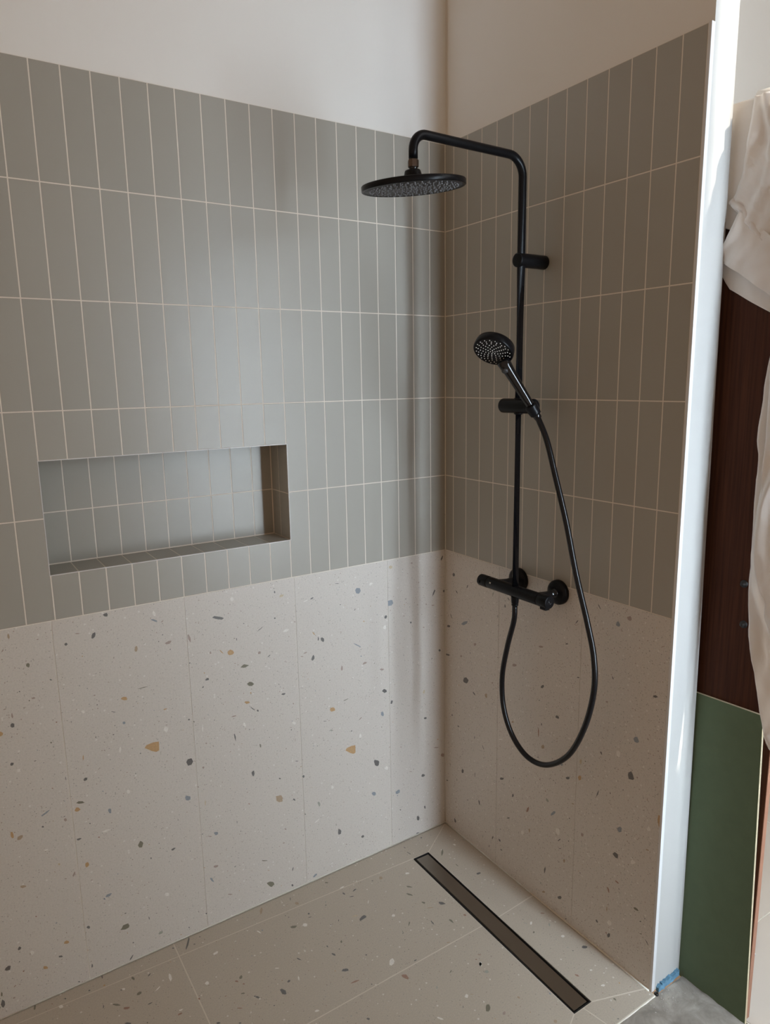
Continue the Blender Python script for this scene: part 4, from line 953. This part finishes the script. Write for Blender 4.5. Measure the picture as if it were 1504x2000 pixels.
bm = bmesh.new(); tube(bm, [(PX, PY, 0.945), (PX, PY, 1.756)], 0.0086, 28); obj('riser_pipe', bm, M['black_gloss'], col)
bm = bmesh.new()
lathe(bm, (0, PY, 1.771), (-1, 0, 0), edge_round(-0.0, 0.0945, 0.0168, 0.003)); obj('wall_bracket', bm, M['black'], col)
# rain head
hc = Vector((tip.x, tip.y, 1.8975)); HU = Vector((-0.110, -0.062, 1.0)).normalized(); ha, hb = frame_of(HU, Vector((0, 1, 0)))
bm = bmesh.new()
lathe(bm, hc - HU * 0.0065, HU, [(0.0015, 0), (0.0015, 0.106), (0.0, 0.1075), (0.0, 0.1105), (0.0012, 0.112), (0.0105, 0.112), (0.0120, 0.1105), (0.0125, 0.108), (0.016, 0.05), (0.018, 0.019)], 96)
lathe(bm, hc + HU * 0.0105, HU, [(0, 0.0220), (0.002, 0.0212), (0.018, 0.0172), (0.020, 0.0160), (0.021, 0.014), (0.0215, 0.0)], 40)
head = obj('overhead_shower_head', bm, M['black'], col)
bm = bmesh.new(); lathe(bm, hc - HU * 0.0056, HU, [(0, 0), (0, 0.1045), (0.001, 0.105)], 96); obj('spray_face', bm, M['face'], head)
bm = bmesh.new(); rnd = random.Random(3)
for i in range(20):                                    # rays of nozzles bending outwards, as on the real plate
    for k in range(8):
        r = 0.026 + 0.0098 * k; a = 2 * math.pi * i / 20 + (0.10 if k % 2 else -0.02) + 0.05 * math.sin(k)
        lathe(bm, hc - HU * 0.0050 + (ha * math.cos(a) + hb * math.sin(a)) * r, -HU, [(0, 0.0024), (0.0022, 0.0019), (0.0034, 0.0010), (0.0035, 0)], 8)
        if k > 3:
            a += math.pi / 20
            lathe(bm, hc - HU * 0.0050 + (ha * math.cos(a) + hb * math.sin(a)) * (r + 0.004 * (k < 7)), -HU, [(0, 0.0020), (0.0022, 0.0016), (0.0034, 0.0010), (0.0035, 0)], 8)
for r, n in ((0.006, 5), (0.016, 10)):
    for i in range(n):
        a = 2 * math.pi * i / n; lathe(bm, hc - HU * 0.0050 + (ha * math.cos(a) + hb * math.sin(a)) * r, -HU, [(0, 0.0024), (0.002, 0.0018), (0.0028, 0)], 8)
obj('spray_nozzles', bm, M['nozzle'], head)
bm = bmesh.new()
lathe(bm, (tip.x, tip.y, 1.926), (0, 0, 1), [(0, 0), (0, 0.0090), (0.008, 0.0090)], 24)
obj('swivel_joint', bm, M['black_gloss'], head)
bm = bmesh.new(); lathe(bm, (tip.x, tip.y, 1.9335), (0, 0, 1), [(0, 0.0085), (0.0008, 0.0112), (0.003, 0.0118), (0.013, 0.0118), (0.0155, 0.0112), (0.0165, 0.0095)], 8)
for f in bm.faces: f.smooth = False
obj('union_nut', bm, M['bronze'], head)
# bar mixer
MX, MZ = -0.0790, 0.9365
bm = bmesh.new()
lathe(bm, (MX, -0.300, MZ), (0, -1, 0), edge_round(0.0, 0.190, 0.0164, 0.001), 48)
bm2 = bmesh.new()
mixer = obj('bar_mixer', bm, M['black'], col)
bm = bmesh.new(); lathe(bm, (MX, -0.2995, MZ), (0, 1, 0), edge_round(0.0, 0.036, 0.0166, 0.0028), 48)
box(bm, (MX - 0.0195, -0.278, MZ - 0.004), (MX - 0.012, -0.268, MZ + 0.004), bev=0.001)
obj('temperature_handle', bm, M['black'], mixer)
bm = bmesh.new(); lathe(bm, (MX, -0.4905, MZ), (0, -1, 0), edge_round(0.0, 0.034, 0.0170, 0.0024), 48)
box(bm, (MX - 0.010, -0.521, MZ - 0.0205), (MX + 0.004, -0.500, MZ - 0.014), bev=0.001)
obj('flow_handle', bm, M['black'], mixer)
bm = bmesh.new(); lathe(bm, (MX, -0.5243, MZ), (0, -1, 0), [(0, 0.0062), (0.0006, 0.0058), (0.0006, 0.0048), (-0.0003, 0.0044), (-0.0003, 0.0)], 24)
lathe(bm, (MX, -0.5243, MZ), (0, -1, 0), [(0, 0.0026), (0.0005, 0.0022), (0.0005, 0.0)], 16)
obj('cap_ring', bm, M['black_gloss'], mixer)
bm = bmesh.new()
for i in range(2): box(bm, (MX - 0.0172, -0.318 - 0.0035 * i, MZ + 0.004), (MX - 0.0150, -0.3172 - 0.0035 * i, MZ + 0.008))
obj('temperature_mark', bm, M['nozzle_light'], mixer)
for y in (-0.3360, -0.4830):
    bm = bmesh.new(); lathe(bm, (-0.0002, y, MZ + 0.004), (-1, 0, 0), [(0, 0), (0, 0.0325), (0.002, 0.0330), (0.0095, 0.0325), (0.0125, 0.031), (0.0165, 0.024), (0.019, 0.0135), (0.019, 0)], 64)
    e_ = obj('wall_rosette', bm, M['black'], col)
    bm = bmesh.new(); lathe(bm, (-0.018, y, MZ + 0.004), (-1, 0, 0.0), [(0, 0.0118), (0.003, 0.0118), (0.0035, 0.0098), (0.030, 0.0098), (0.060, 0.013)], 32)
    obj('connector', bm, M['black_gloss'], e_)
bm = bmesh.new(); lathe(bm, (PX, PY, MZ - 0.0145), (0, 0, -1), [(0, 0.0108), (0.014, 0.0100), (0.016, 0.0096), (0.0185, 0.0096), (0.019, 0.0086), (0.021, 0.0086), (0.0215, 0.0092), (0.024, 0.0092), (0.0245, 0.0)], 32)
obj('hose_outlet', bm, M['black'], mixer)
# slider with cradle
SZ = 1.4215
bm = bmesh.new()
lathe(bm, (PX - 0.001, -0.3430, SZ), (0, -1, 0), edge_round(0.0, 0.118, 0.0186, 0.0065, n=6), 48)
lathe(bm, (PX, PY, SZ - 0.020), (0, 0, 1), edge_round(0, 0.040, 0.0115, 0.001), 32)
sl = obj('hand_shower_slider', bm, M['black'], col)

# ---------------------------------------------------------------- hand shower
H0 = Vector((-0.094, -0.4735, 1.4070)); H1 = Vector((-0.1560, -0.4420, 1.5130))
hd = (H1 - H0).normalized()
bm = bmesh.new(); lathe(bm, H0 - hd * 0.006, hd, [(0, 0.0118), (0.001, 0.0135), (0.006, 0.0142), (0.024, 0.0160), (0.026, 0.0162), (0.0275, 0.0150), (0.0275, 0.0)], 32)
obj('cradle', bm, M['black'], sl)
hand = tag(empty('hand_shower', H0), 'black round hand shower resting tilted in the slider cradle of the column', 'hand shower')
prof = [(0, 0.0085), (0.004, 0.0098), (0.03, 0.0108), (0.07, 0.0118), (0.105, 0.0132), (0.122, 0.0150), (0.135, 0.0165)]
bm = bmesh.new(); lathe(bm, H0 + hd * 0.012, hd, [(0, 0)] + prof + [(0.140, 0.010), (0.140, 0)], 32); obj('handle', bm, M['black_gloss'], hand)
HC = Vector((-0.1850, -0.4235, 1.5560)); HN = Vector((-0.575, -0.24, -0.782)).normalized()   # centre and facing of the spray disc
bm = bmesh.new()
lathe(bm, HC, HN, [(-0.0215, 0), (-0.0215, 0.036), (-0.0195, 0.0425), (-0.016, 0.0470), (-0.006, 0.0488), (0.002, 0.0490), (0.005, 0.0480), (0.006, 0.0462), (0.0052, 0.0445), (0.0052, 0)], 64)
dk = obj('spray_head', bm, M['black'], hand)
bm = bmesh.new(); a_, b_ = frame_of(HN)
pos = [(0, 0)] + [(0.0061 * k, 2 * math.pi * (i + 0.37 * k) / n) for k, n in ((1, 5), (2, 8), (3, 11), (4, 14), (5, 17), (6, 18), (6.8, 20)) for i in range(n)]
for r, a in pos:
    lathe(bm, HC + HN * 0.0050 + (a_ * math.cos(a) + b_ * math.sin(a)) * r, HN, [(0, 0.00135), (0.0012, 0.0011), (0.0014, 0)], 8)
obj('spray_nozzles', bm, M['nozzle_light'], dk)
bm = bmesh.new()
side = (H1 - H0).cross(HN).normalized()
cb = H0 + hd * 0.132 + HN * 0.0125
lathe(bm, cb, HN, [(-0.004, 0.0085), (0.003, 0.0080), (0.0042, 0.006), (0.0042, 0)], 24)
obj('spray_button', bm, M['face'], hand)
# hose
hp = [(-0.0798, -0.4014, 0.9000), (-0.0798, -0.3990, 0.8550), (-0.0798, -0.3755, 0.7741), (-0.0798, -0.3570, 0.6815), (-0.0798, -0.3640, 0.5935), (-0.0798, -0.3996, 0.5248),
      (-0.0800, -0.4600, 0.4872), (-0.0800, -0.5308, 0.4974), (-0.0850, -0.6064, 0.5622), (-0.0900, -0.6586, 0.6622), (-0.0900, -0.6817, 0.7633), (-0.0900, -0.6778, 0.8449),
      (-0.0900, -0.6542, 0.9259), (-0.0900, -0.6152, 1.0350), (-0.0900, -0.5801, 1.1527), (-0.0900, -0.5419, 1.2588), (-0.0900, -0.5108, 1.3424), tuple(H0 - hd * 0.012)]
bm = bmesh.new(); tube(bm, catmull(hp, 10), 0.0072, 20)
hose = tag(empty('shower_hose', (-0.08, PY, 0.90)), 'black flexible hose looping down from the mixer up to the hand shower', 'hose')
obj('hose_tube', bm, M['hose'], hose)
bm = bmesh.new(); lathe(bm, (PX, PY, 0.8995), (0, 0, -1), [(0, 0.0075), (0, 0.0084), (0.0012, 0.0084), (0.0012, 0.0075)], 24); obj('lower_ferrule', bm, M['chrome'], hose)
bm = bmesh.new(); lathe(bm, H0 - hd * 0.0165, hd, [(0, 0.0078), (0.0005, 0.0090), (0.009, 0.0100), (0.0105, 0.0098)], 24); obj('upper_ferrule', bm, M['black_gloss'], hose)

# ---------------------------------------------------------------- things leaning beyond the wall end
t = tag(empty('plasterboard_sheet', (0.113, -0.90, 0.0)), 'green moisture-resistant plasterboard offcut leaning beside the white wall end', 'board')
bm = bmesh.new()
gp = [(-0.770, 0.0), (-0.9945, 0.0), (-0.9735, 0.7635), (-0.770, 0.7560)]
f0 = [bm.verts.new((0.1088, y, z - 0.008 if z == 0 else z)) for y, z in gp]; f1 = [bm.verts.new((0.1150, y, z - 0.008 if z == 0 else z)) for y, z in gp]
bm.faces.new(f0).material_index = 0; bm.faces.new(f1[::-1]).material_index = 0
obj('green_face', bm, M['green'], t)
bm = bmesh.new(); ins = []
f0 = [bm.verts.new((0.1086, y, z - 0.008 if z == 0 else z)) for y, z in gp]; f1 = [bm.verts.new((0.1152, y, z - 0.008 if z == 0 else z)) for y, z in gp]
for i in range(4): bm.faces.new((f0[i], f0[(i + 1) % 4], f1[(i + 1) % 4], f1[i]))
bmesh.ops.recalc_face_normals(bm, faces=bm.faces)
so_ = obj('cut_edge', bm, M['board_edge'], t)
t = tag(empty('wooden_door_leaf', (0.128, -0.88, 0.0)), 'dark red-brown wooden door leaf standing behind the green board under the white cloth', 'door leaf')
bm = bmesh.new(); box(bm, (0.1165, -0.990, 0.0), (0.1310, -0.730, 1.840), bev=0.001); box(bm, (0.1190, -0.975, 1.84), (0.1300, -0.945, 2.005)); obj('leaf', bm, M['wood'], t)
bm = bmesh.new(); box(bm, (0.1166, -0.9915, 0.001), (0.1307, -0.9898, 1.839)); obj('edge_band', bm, M['wood_edge'], t)
for y, z in ((-0.9045, 1.0425), (-0.9105, 0.9520)):
    bm = bmesh.new(); lathe(bm, (0.1168, y, z), (-1, 0, 0), [(0, 0.0085), (0.003, 0.008), (0.003, 0.005), (0.010, 0.0042), (0.011, 0)], 20); obj('black_peg', bm, M['hole'], t)

# white cloth hung over the door leaf
cl = tag(empty('white_cloth', (0.10, -0.95, 1.99)), 'white cotton dust sheet hanging in folds over the dark wooden door leaf', 'cloth')
def lerp_poly(Q, t):
    d = [0]
    for a, b in zip(Q, Q[1:]): d.append(d[-1] + math.hypot(b[0] - a[0], b[1] - a[1]))
    s = t * d[-1]
    for i in range(len(Q) - 1):
        if s <= d[i + 1] or i == len(Q) - 2:
            k = (s - d[i]) / max(1e-9, d[i + 1] - d[i]); return (Q[i][0] + (Q[i + 1][0] - Q[i][0]) * k, Q[i][1] + (Q[i + 1][1] - Q[i][1]) * k)
def sheet(name, Lc, Rc, x, amp, fold, mats, nu=60, nv=70, thick=0.0022, top_over=False):
    bm = bmesh.new(); grid = []
    for j in range(nv + 1):
        t_ = j / nv; a = lerp_poly(Lc, t_); b = lerp_poly(Rc, t_); row = []
        for i in range(nu + 1):
            u = i / nu; y = a[0] + (b[0] - a[0]) * u; z = a[1] + (b[1] - a[1]) * u
            row.append(bm.verts.new((x + fold(y, z, u, t_) * amp, y, z)))
        grid.append(row)
    if top_over:                                      # carry the top edge over the leaf and down behind it
        for k, (ox, oz) in enumerate(((0.012, 0.010), (0.026, 0.011), (0.042, 0.004), (0.050, -0.03), (0.052, -0.15), (0.054, -0.30))):
            base = grid[0] if k == 0 else grid[0]
            row = [bm.verts.new((x + ox + 0.003 * math.sin(v.co.y * 60), v.co.y, v.co.z + oz)) for v in grid_top]
            grid.insert(0, row)
    for r0, r1 in zip(grid, grid[1:]):
        for i in range(nu):
            f = bm.faces.new((r0[i], r0[i + 1], r1[i + 1], r1[i])); f.smooth = True
    bmesh.ops.recalc_face_normals(bm, faces=bm.faces)
    o = obj(name, bm, mats, cl, True)
    s = o.modifiers.new('thickness', 'SOLIDIFY'); s.thickness = thick; s.offset = 0
    return o
def over(top, x, name):                               # the part of a layer that goes over the leaf's top edge
    bm = bmesh.new(); g_ = []
    for ox, oz in ((0, -0.012), (0.002, 0.0), (0.008, 0.007), (0.020, 0.010), (0.036, 0.008), (0.044, 0.0), (0.050, -0.05), (0.054, -0.25)):
        g_.append([bm.verts.new((x + ox + 0.0015 * math.sin(y * 90 + ox * 80), y, z + oz + 0.002 * math.sin(y * 55))) for y, z in top])
    for r0, r1 in zip(g_, g_[1:]):
        for i in range(len(top) - 1): f = bm.faces.new((r0[i], r0[i + 1], r1[i + 1], r1[i])); f.smooth = True
    bmesh.ops.recalc_face_normals(bm, faces=bm.faces)
    o = obj(name, bm, M['cloth'], cl, True); s = o.modifiers.new('thickness', 'SOLIDIFY'); s.thickness = 0.0022; s.offset = 0
sn = math.sin
fA = lambda y, z, u, t: 0.6 * sn(y * 70 + z * 6) + 0.4 * sn(z * 25 + y * 20)
saw = lambda v: (lambda f: f / 0.78 if f < 0.78 else (1 - f) / 0.22)(v % 1.0)
from mathutils import noise
NZ = lambda y, z, sy, sz, o=0.0: noise.noise(Vector((y * sy, z * sz, o)))
fB = lambda y, z, u, t: 1.5 * saw(-y / 0.075 - z * 0.9 + 0.9 * NZ(y, z, 9, 5)) - 1.0 + 1.3 * NZ(y + z * 0.5, z, 28, 10, 3) + 0.35 * NZ(y + z, z - y, 22, 60, 7)
fC = lambda y, z, u, t: 1.2 * saw(-y / 0.12 + z * 2.5 + 0.8 * NZ(y, z, 10, 10)) - 0.8 + 1.2 * NZ(y + z * 0.8, z, 26, 12, 2) - 1.0 * sn(t * 3.14) + 0.15 * NZ(y, z, 60, 60, 4)
fE = lambda y, z, u, t: 1.4 * saw(-y / 0.09 + 1.2 * NZ(y, z, 6, 3)) - 0.8 + 1.1 * NZ(y, z, 30, 6, 1) + 0.5 * NZ(y, z, 50, 40, 6)
Yr = -1.15
AL = [(-0.765, 2.028), (-0.7782, 1.9447), (-0.7774, 1.8645), (-0.7760, 1.8032)]
sheet('back_layer', AL, [(Yr, 2.02), (Yr, 1.9), (Yr, 1.65)], 0.1085, 0.0032, fA, M['cloth'])
over([(-0.765 - 0.0275 * k, 2.018 + 0.006 * sn(k * 0.7)) for k in range(15)], 0.1115, 'cloth_ridge')
BL = [(-0.8581, 2.0253), (-0.8569, 1.9775), (-0.852, 1.9225), (-0.8426, 1.8818), (-0.8322, 1.8502), (-0.8202, 1.835)]
sheet('front_layer', BL, [(Yr, 1.99), (Yr, 1.8), (Yr, 1.46)], 0.097, 0.0060, fB, M['cloth'])
over([(-0.858 - 0.0243 * k, 2.026 - 0.003 * k + 0.003 * sn(k * 0.9 + 1)) for k in range(13)], 0.1010, 'cloth_ridge')
CL = [(-0.8473, 1.815), (-0.8374, 1.7894), (-0.8241, 1.7618), (-0.8130, 1.7455), (-0.8154, 1.7299), (-0.8209, 1.717)]
sheet('lower_fold', CL, [(Yr, 1.55), (Yr, 1.52), (Yr, 1.48)], 0.0945, 0.0058, fC, M['cloth'])
DL = [(-0.800, 1.7262), (-0.8082, 1.6941), (-0.8161, 1.6807), (-0.8263, 1.6661)]
sheet('under_layer', DL, [(Yr, 1.56), (Yr, 1.53), (Yr, 1.47)], 0.1100, 0.0030, fA, M['cloth'])
hem = [(-0.8202, 1.8350), (-0.8300, 1.8250), (-0.8424, 1.8168), (-0.8727, 1.7721), (-0.9120, 1.7212), (-0.97, 1.650), (-1.05, 1.560), (Yr, 1.46)]
bm = bmesh.new(); hl = [Vector((0.0950 + 0.001 * sn(i * 2.1), y, z)) for i, (y, z) in enumerate([lerp_poly(hem, k / 60) for k in range(61)])]
prev = None
for i, p in enumerate(hl):
    d = (hl[min(60, i + 1)] - hl[max(0, i - 1)]).normalized(); nrm = Vector((0, -d.z, d.y)) if d.y < 0 else Vector((0, d.z, -d.y))
    nrm = Vector((0, d.z, -d.y)); nrm = nrm if nrm.z > 0 else -nrm
    wob = 0.0012 * sn(i * 1.9)
    row = [bm.verts.new(p + nrm * w_ + Vector((ox + wob, 0, 0))) for w_, ox in ((-0.001, 0.002), (0.001, -0.0015), (0.006, -0.0028), (0.0105, -0.0012), (0.012, 0.002))]
    if prev:
        for a in range(4): f = bm.faces.new((prev[a], prev[a + 1], row[a + 1], row[a])); f.smooth = True
    prev = row
bmesh.ops.recalc_face_normals(bm, faces=bm.faces); obj('stitched_hem', bm, M['cloth_hem'], cl, True)
EL = [(-0.9330, 1.640), (-0.9321, 1.5806), (-0.9281, 1.531), (-0.9237, 1.4857), (-0.9221, 1.4293), (-0.918, 1.3771), (-0.918, 1.3507), (-0.9249, 1.3195), (-0.9232, 1.2873), (-0.9218, 1.2387), (-0.9204, 1.2167), (-0.9201, 1.1395), (-0.9216, 1.0384), (-0.9322, 0.9492), (-0.9433, 0.8828), (-0.9598, 0.8182), (-0.9733, 0.7644), (-0.9826, 0.7327), (-0.9985, 0.7016)]
sheet('long_fall', EL, [(Yr, 1.60), (Yr - 0.02, 1.1), (Yr, 0.62)], 0.1000, 0.0055, fE, M['cloth'])
FLc = [(-0.9389, 1.560), (-0.9389, 1.4806), (-0.94, 1.4198), (-0.9398, 1.3477), (-0.9379, 1.2951), (-0.9393, 1.2528), (-0.9318, 1.1871), (-0.9389, 1.1006), (-0.9489, 1.0584), (-0.9716, 1.0196), (-0.9693, 0.9966), (-0.9793, 0.9547), (-0.9955, 0.9148)]
sheet('front_fall', FLc, [(Yr, 1.56), (Yr, 1.2), (Yr, 0.80)], 0.0880, 0.0060, fE, M['cloth'])

# ---------------------------------------------------------------- small things on the floors
bm = bmesh.new(); rnd = random.Random(5)
pp = []
for k in range(13):
    x = 0.018 + 0.0068 * k; pp.append((x, -0.8245 + rnd.uniform(-.0012, .0012), -0.001 + 0.0006 * k + rnd.uniform(-.001, .001)))
for (xa, ya, za), (xb, yb, zb) in zip(pp, pp[1:]):
    h1, h2 = 0.010 + rnd.uniform(-.003, .003), 0.010 + rnd.uniform(-.003, .003)
    q = [bm.verts.new(v) for v in ((xa, ya - .004, za - .005), (xb, yb - .004, zb - .005), (xb, yb - .004, zb + h2), (xa, ya - .004, za + h1),
                                   (xa, ya + .004, za - .005), (xb, yb + .004, zb - .005), (xb, yb + .004, zb + h2), (xa, ya + .004, za + h1))]
    for f in ((0, 1, 2, 3), (5, 4, 7, 6), (3, 2, 6, 7), (4, 5, 1, 0), (4, 0, 3, 7), (1, 5, 6, 2)): bm.faces.new([q[i] for i in f])
bmesh.ops.recalc_face_normals(bm, faces=bm.faces)
tag(obj('foam_strip', bm, M['blue']), 'torn blue foam strip at the foot of the white wall end', 'foam strip')
bm = bmesh.new(); lathe(bm, (0.0080, -0.8285, -0.009), (0, 0, 1), [(0, 0), (0, 0.0055), (0.008, 0.0055), (0.010, 0.004), (0.010, 0.0025), (0.004, 0.002), (0.004, 0)], 16)
tag(obj('black_plug', bm, M['hole']), 'tiny black plug on the floor at the corner of the wall end', 'plug')
bm = bmesh.new()
for k in range(70):
    x = 0.02 + rnd.gauss(0, 0.022); y = -0.852 + rnd.gauss(0, 0.014); s = rnd.uniform(0.0006, 0.0022)
    if y > -0.836: continue
    vs = [bm.verts.new((x + rnd.uniform(-s, s), y + rnd.uniform(-s, s), -0.003 + (0 if i < 3 else s))) for i in range(4)]
    for f in ((0, 1, 2), (0, 1, 3), (1, 2, 3), (2, 0, 3)): bm.faces.new([vs[i] for i in f])
o = tag(obj('plaster_crumbs', bm, M['dust']), 'scattered white plaster crumbs on raw concrete by the wall end', 'crumbs'); o['kind'] = 'stuff'
# torn cardboard scrap on the beige floor behind the green board
t = tag(empty('cardboard_scrap', (0.36, -0.866, 0.0)), 'small torn brown cardboard scrap on the beige floor behind the green board', 'scrap')
bm = bmesh.new()
q = [(0.425, -0.838), (0.418, -0.846), (0.385, -0.862), (0.352, -0.882), (0.330, -0.884), (0.338, -0.862), (0.37, -0.845), (0.405, -0.832)]
lo = [bm.verts.new((x, y, 0.0008 + 0.006 * (i % 2))) for i, (x, y) in enumerate(q)]; hi = [bm.verts.new((x, y, 0.0035 + 0.006 * (i % 2))) for i, (x, y) in enumerate(q)]
bm.faces.new(hi); bm.faces.new(lo[::-1])
for i in range(8): bm.faces.new((lo[i], lo[(i + 1) % 8], hi[(i + 1) % 8], hi[i]))
bmesh.ops.recalc_face_normals(bm, faces=bm.faces); obj('cardboard', bm, M['scrap'], t)
bm = bmesh.new(); prism(bm, [(0.335, -0.880), (0.318, -0.902), (0.312, -0.880), (0.325, -0.866)], 0.0005, 0.004); bmesh.ops.recalc_face_normals(bm, faces=bm.faces); obj('white_torn_edge', bm, M['paper'], t)
# printed package standing against nothing but its own base on the beige floor
t = tag(empty('printed_package', (1.25, -0.47, 0.0)), 'blue and white striped cardboard package on the floor beyond the green board', 'package')
rz = Matrix.Rotation(R(8), 4, 'Z')
def at_pk(bm): bmesh.ops.transform(bm, matrix=Matrix.Translation((1.05, -0.53, 0)) @ rz, verts=bm.verts)
bm = bmesh.new(); box(bm, (0, 0, 0), (0.50, 0.16, 0.30), bev=0.002); at_pk(bm); obj('carton', bm, M['paper'], t)
bm = bmesh.new()
for za, zb in ((0.012, 0.020), (0.03, 0.085), (0.16, 0.25)): box(bm, (0.004, -0.0012, za), (0.496, 0.0, zb)); box(bm, (-0.0012, 0.004, za), (0, 0.156, zb))
at_pk(bm); obj('blue_printed_bands', bm, M['print_blue'], t)
bm = bmesh.new(); box(bm, (0.004, -0.0010, 0.10), (0.496, 0.0, 0.14)); box(bm, (-0.001, 0.004, 0.10), (0, 0.156, 0.14)); at_pk(bm); obj('pink_printed_band', bm, M['print_pink'], t)
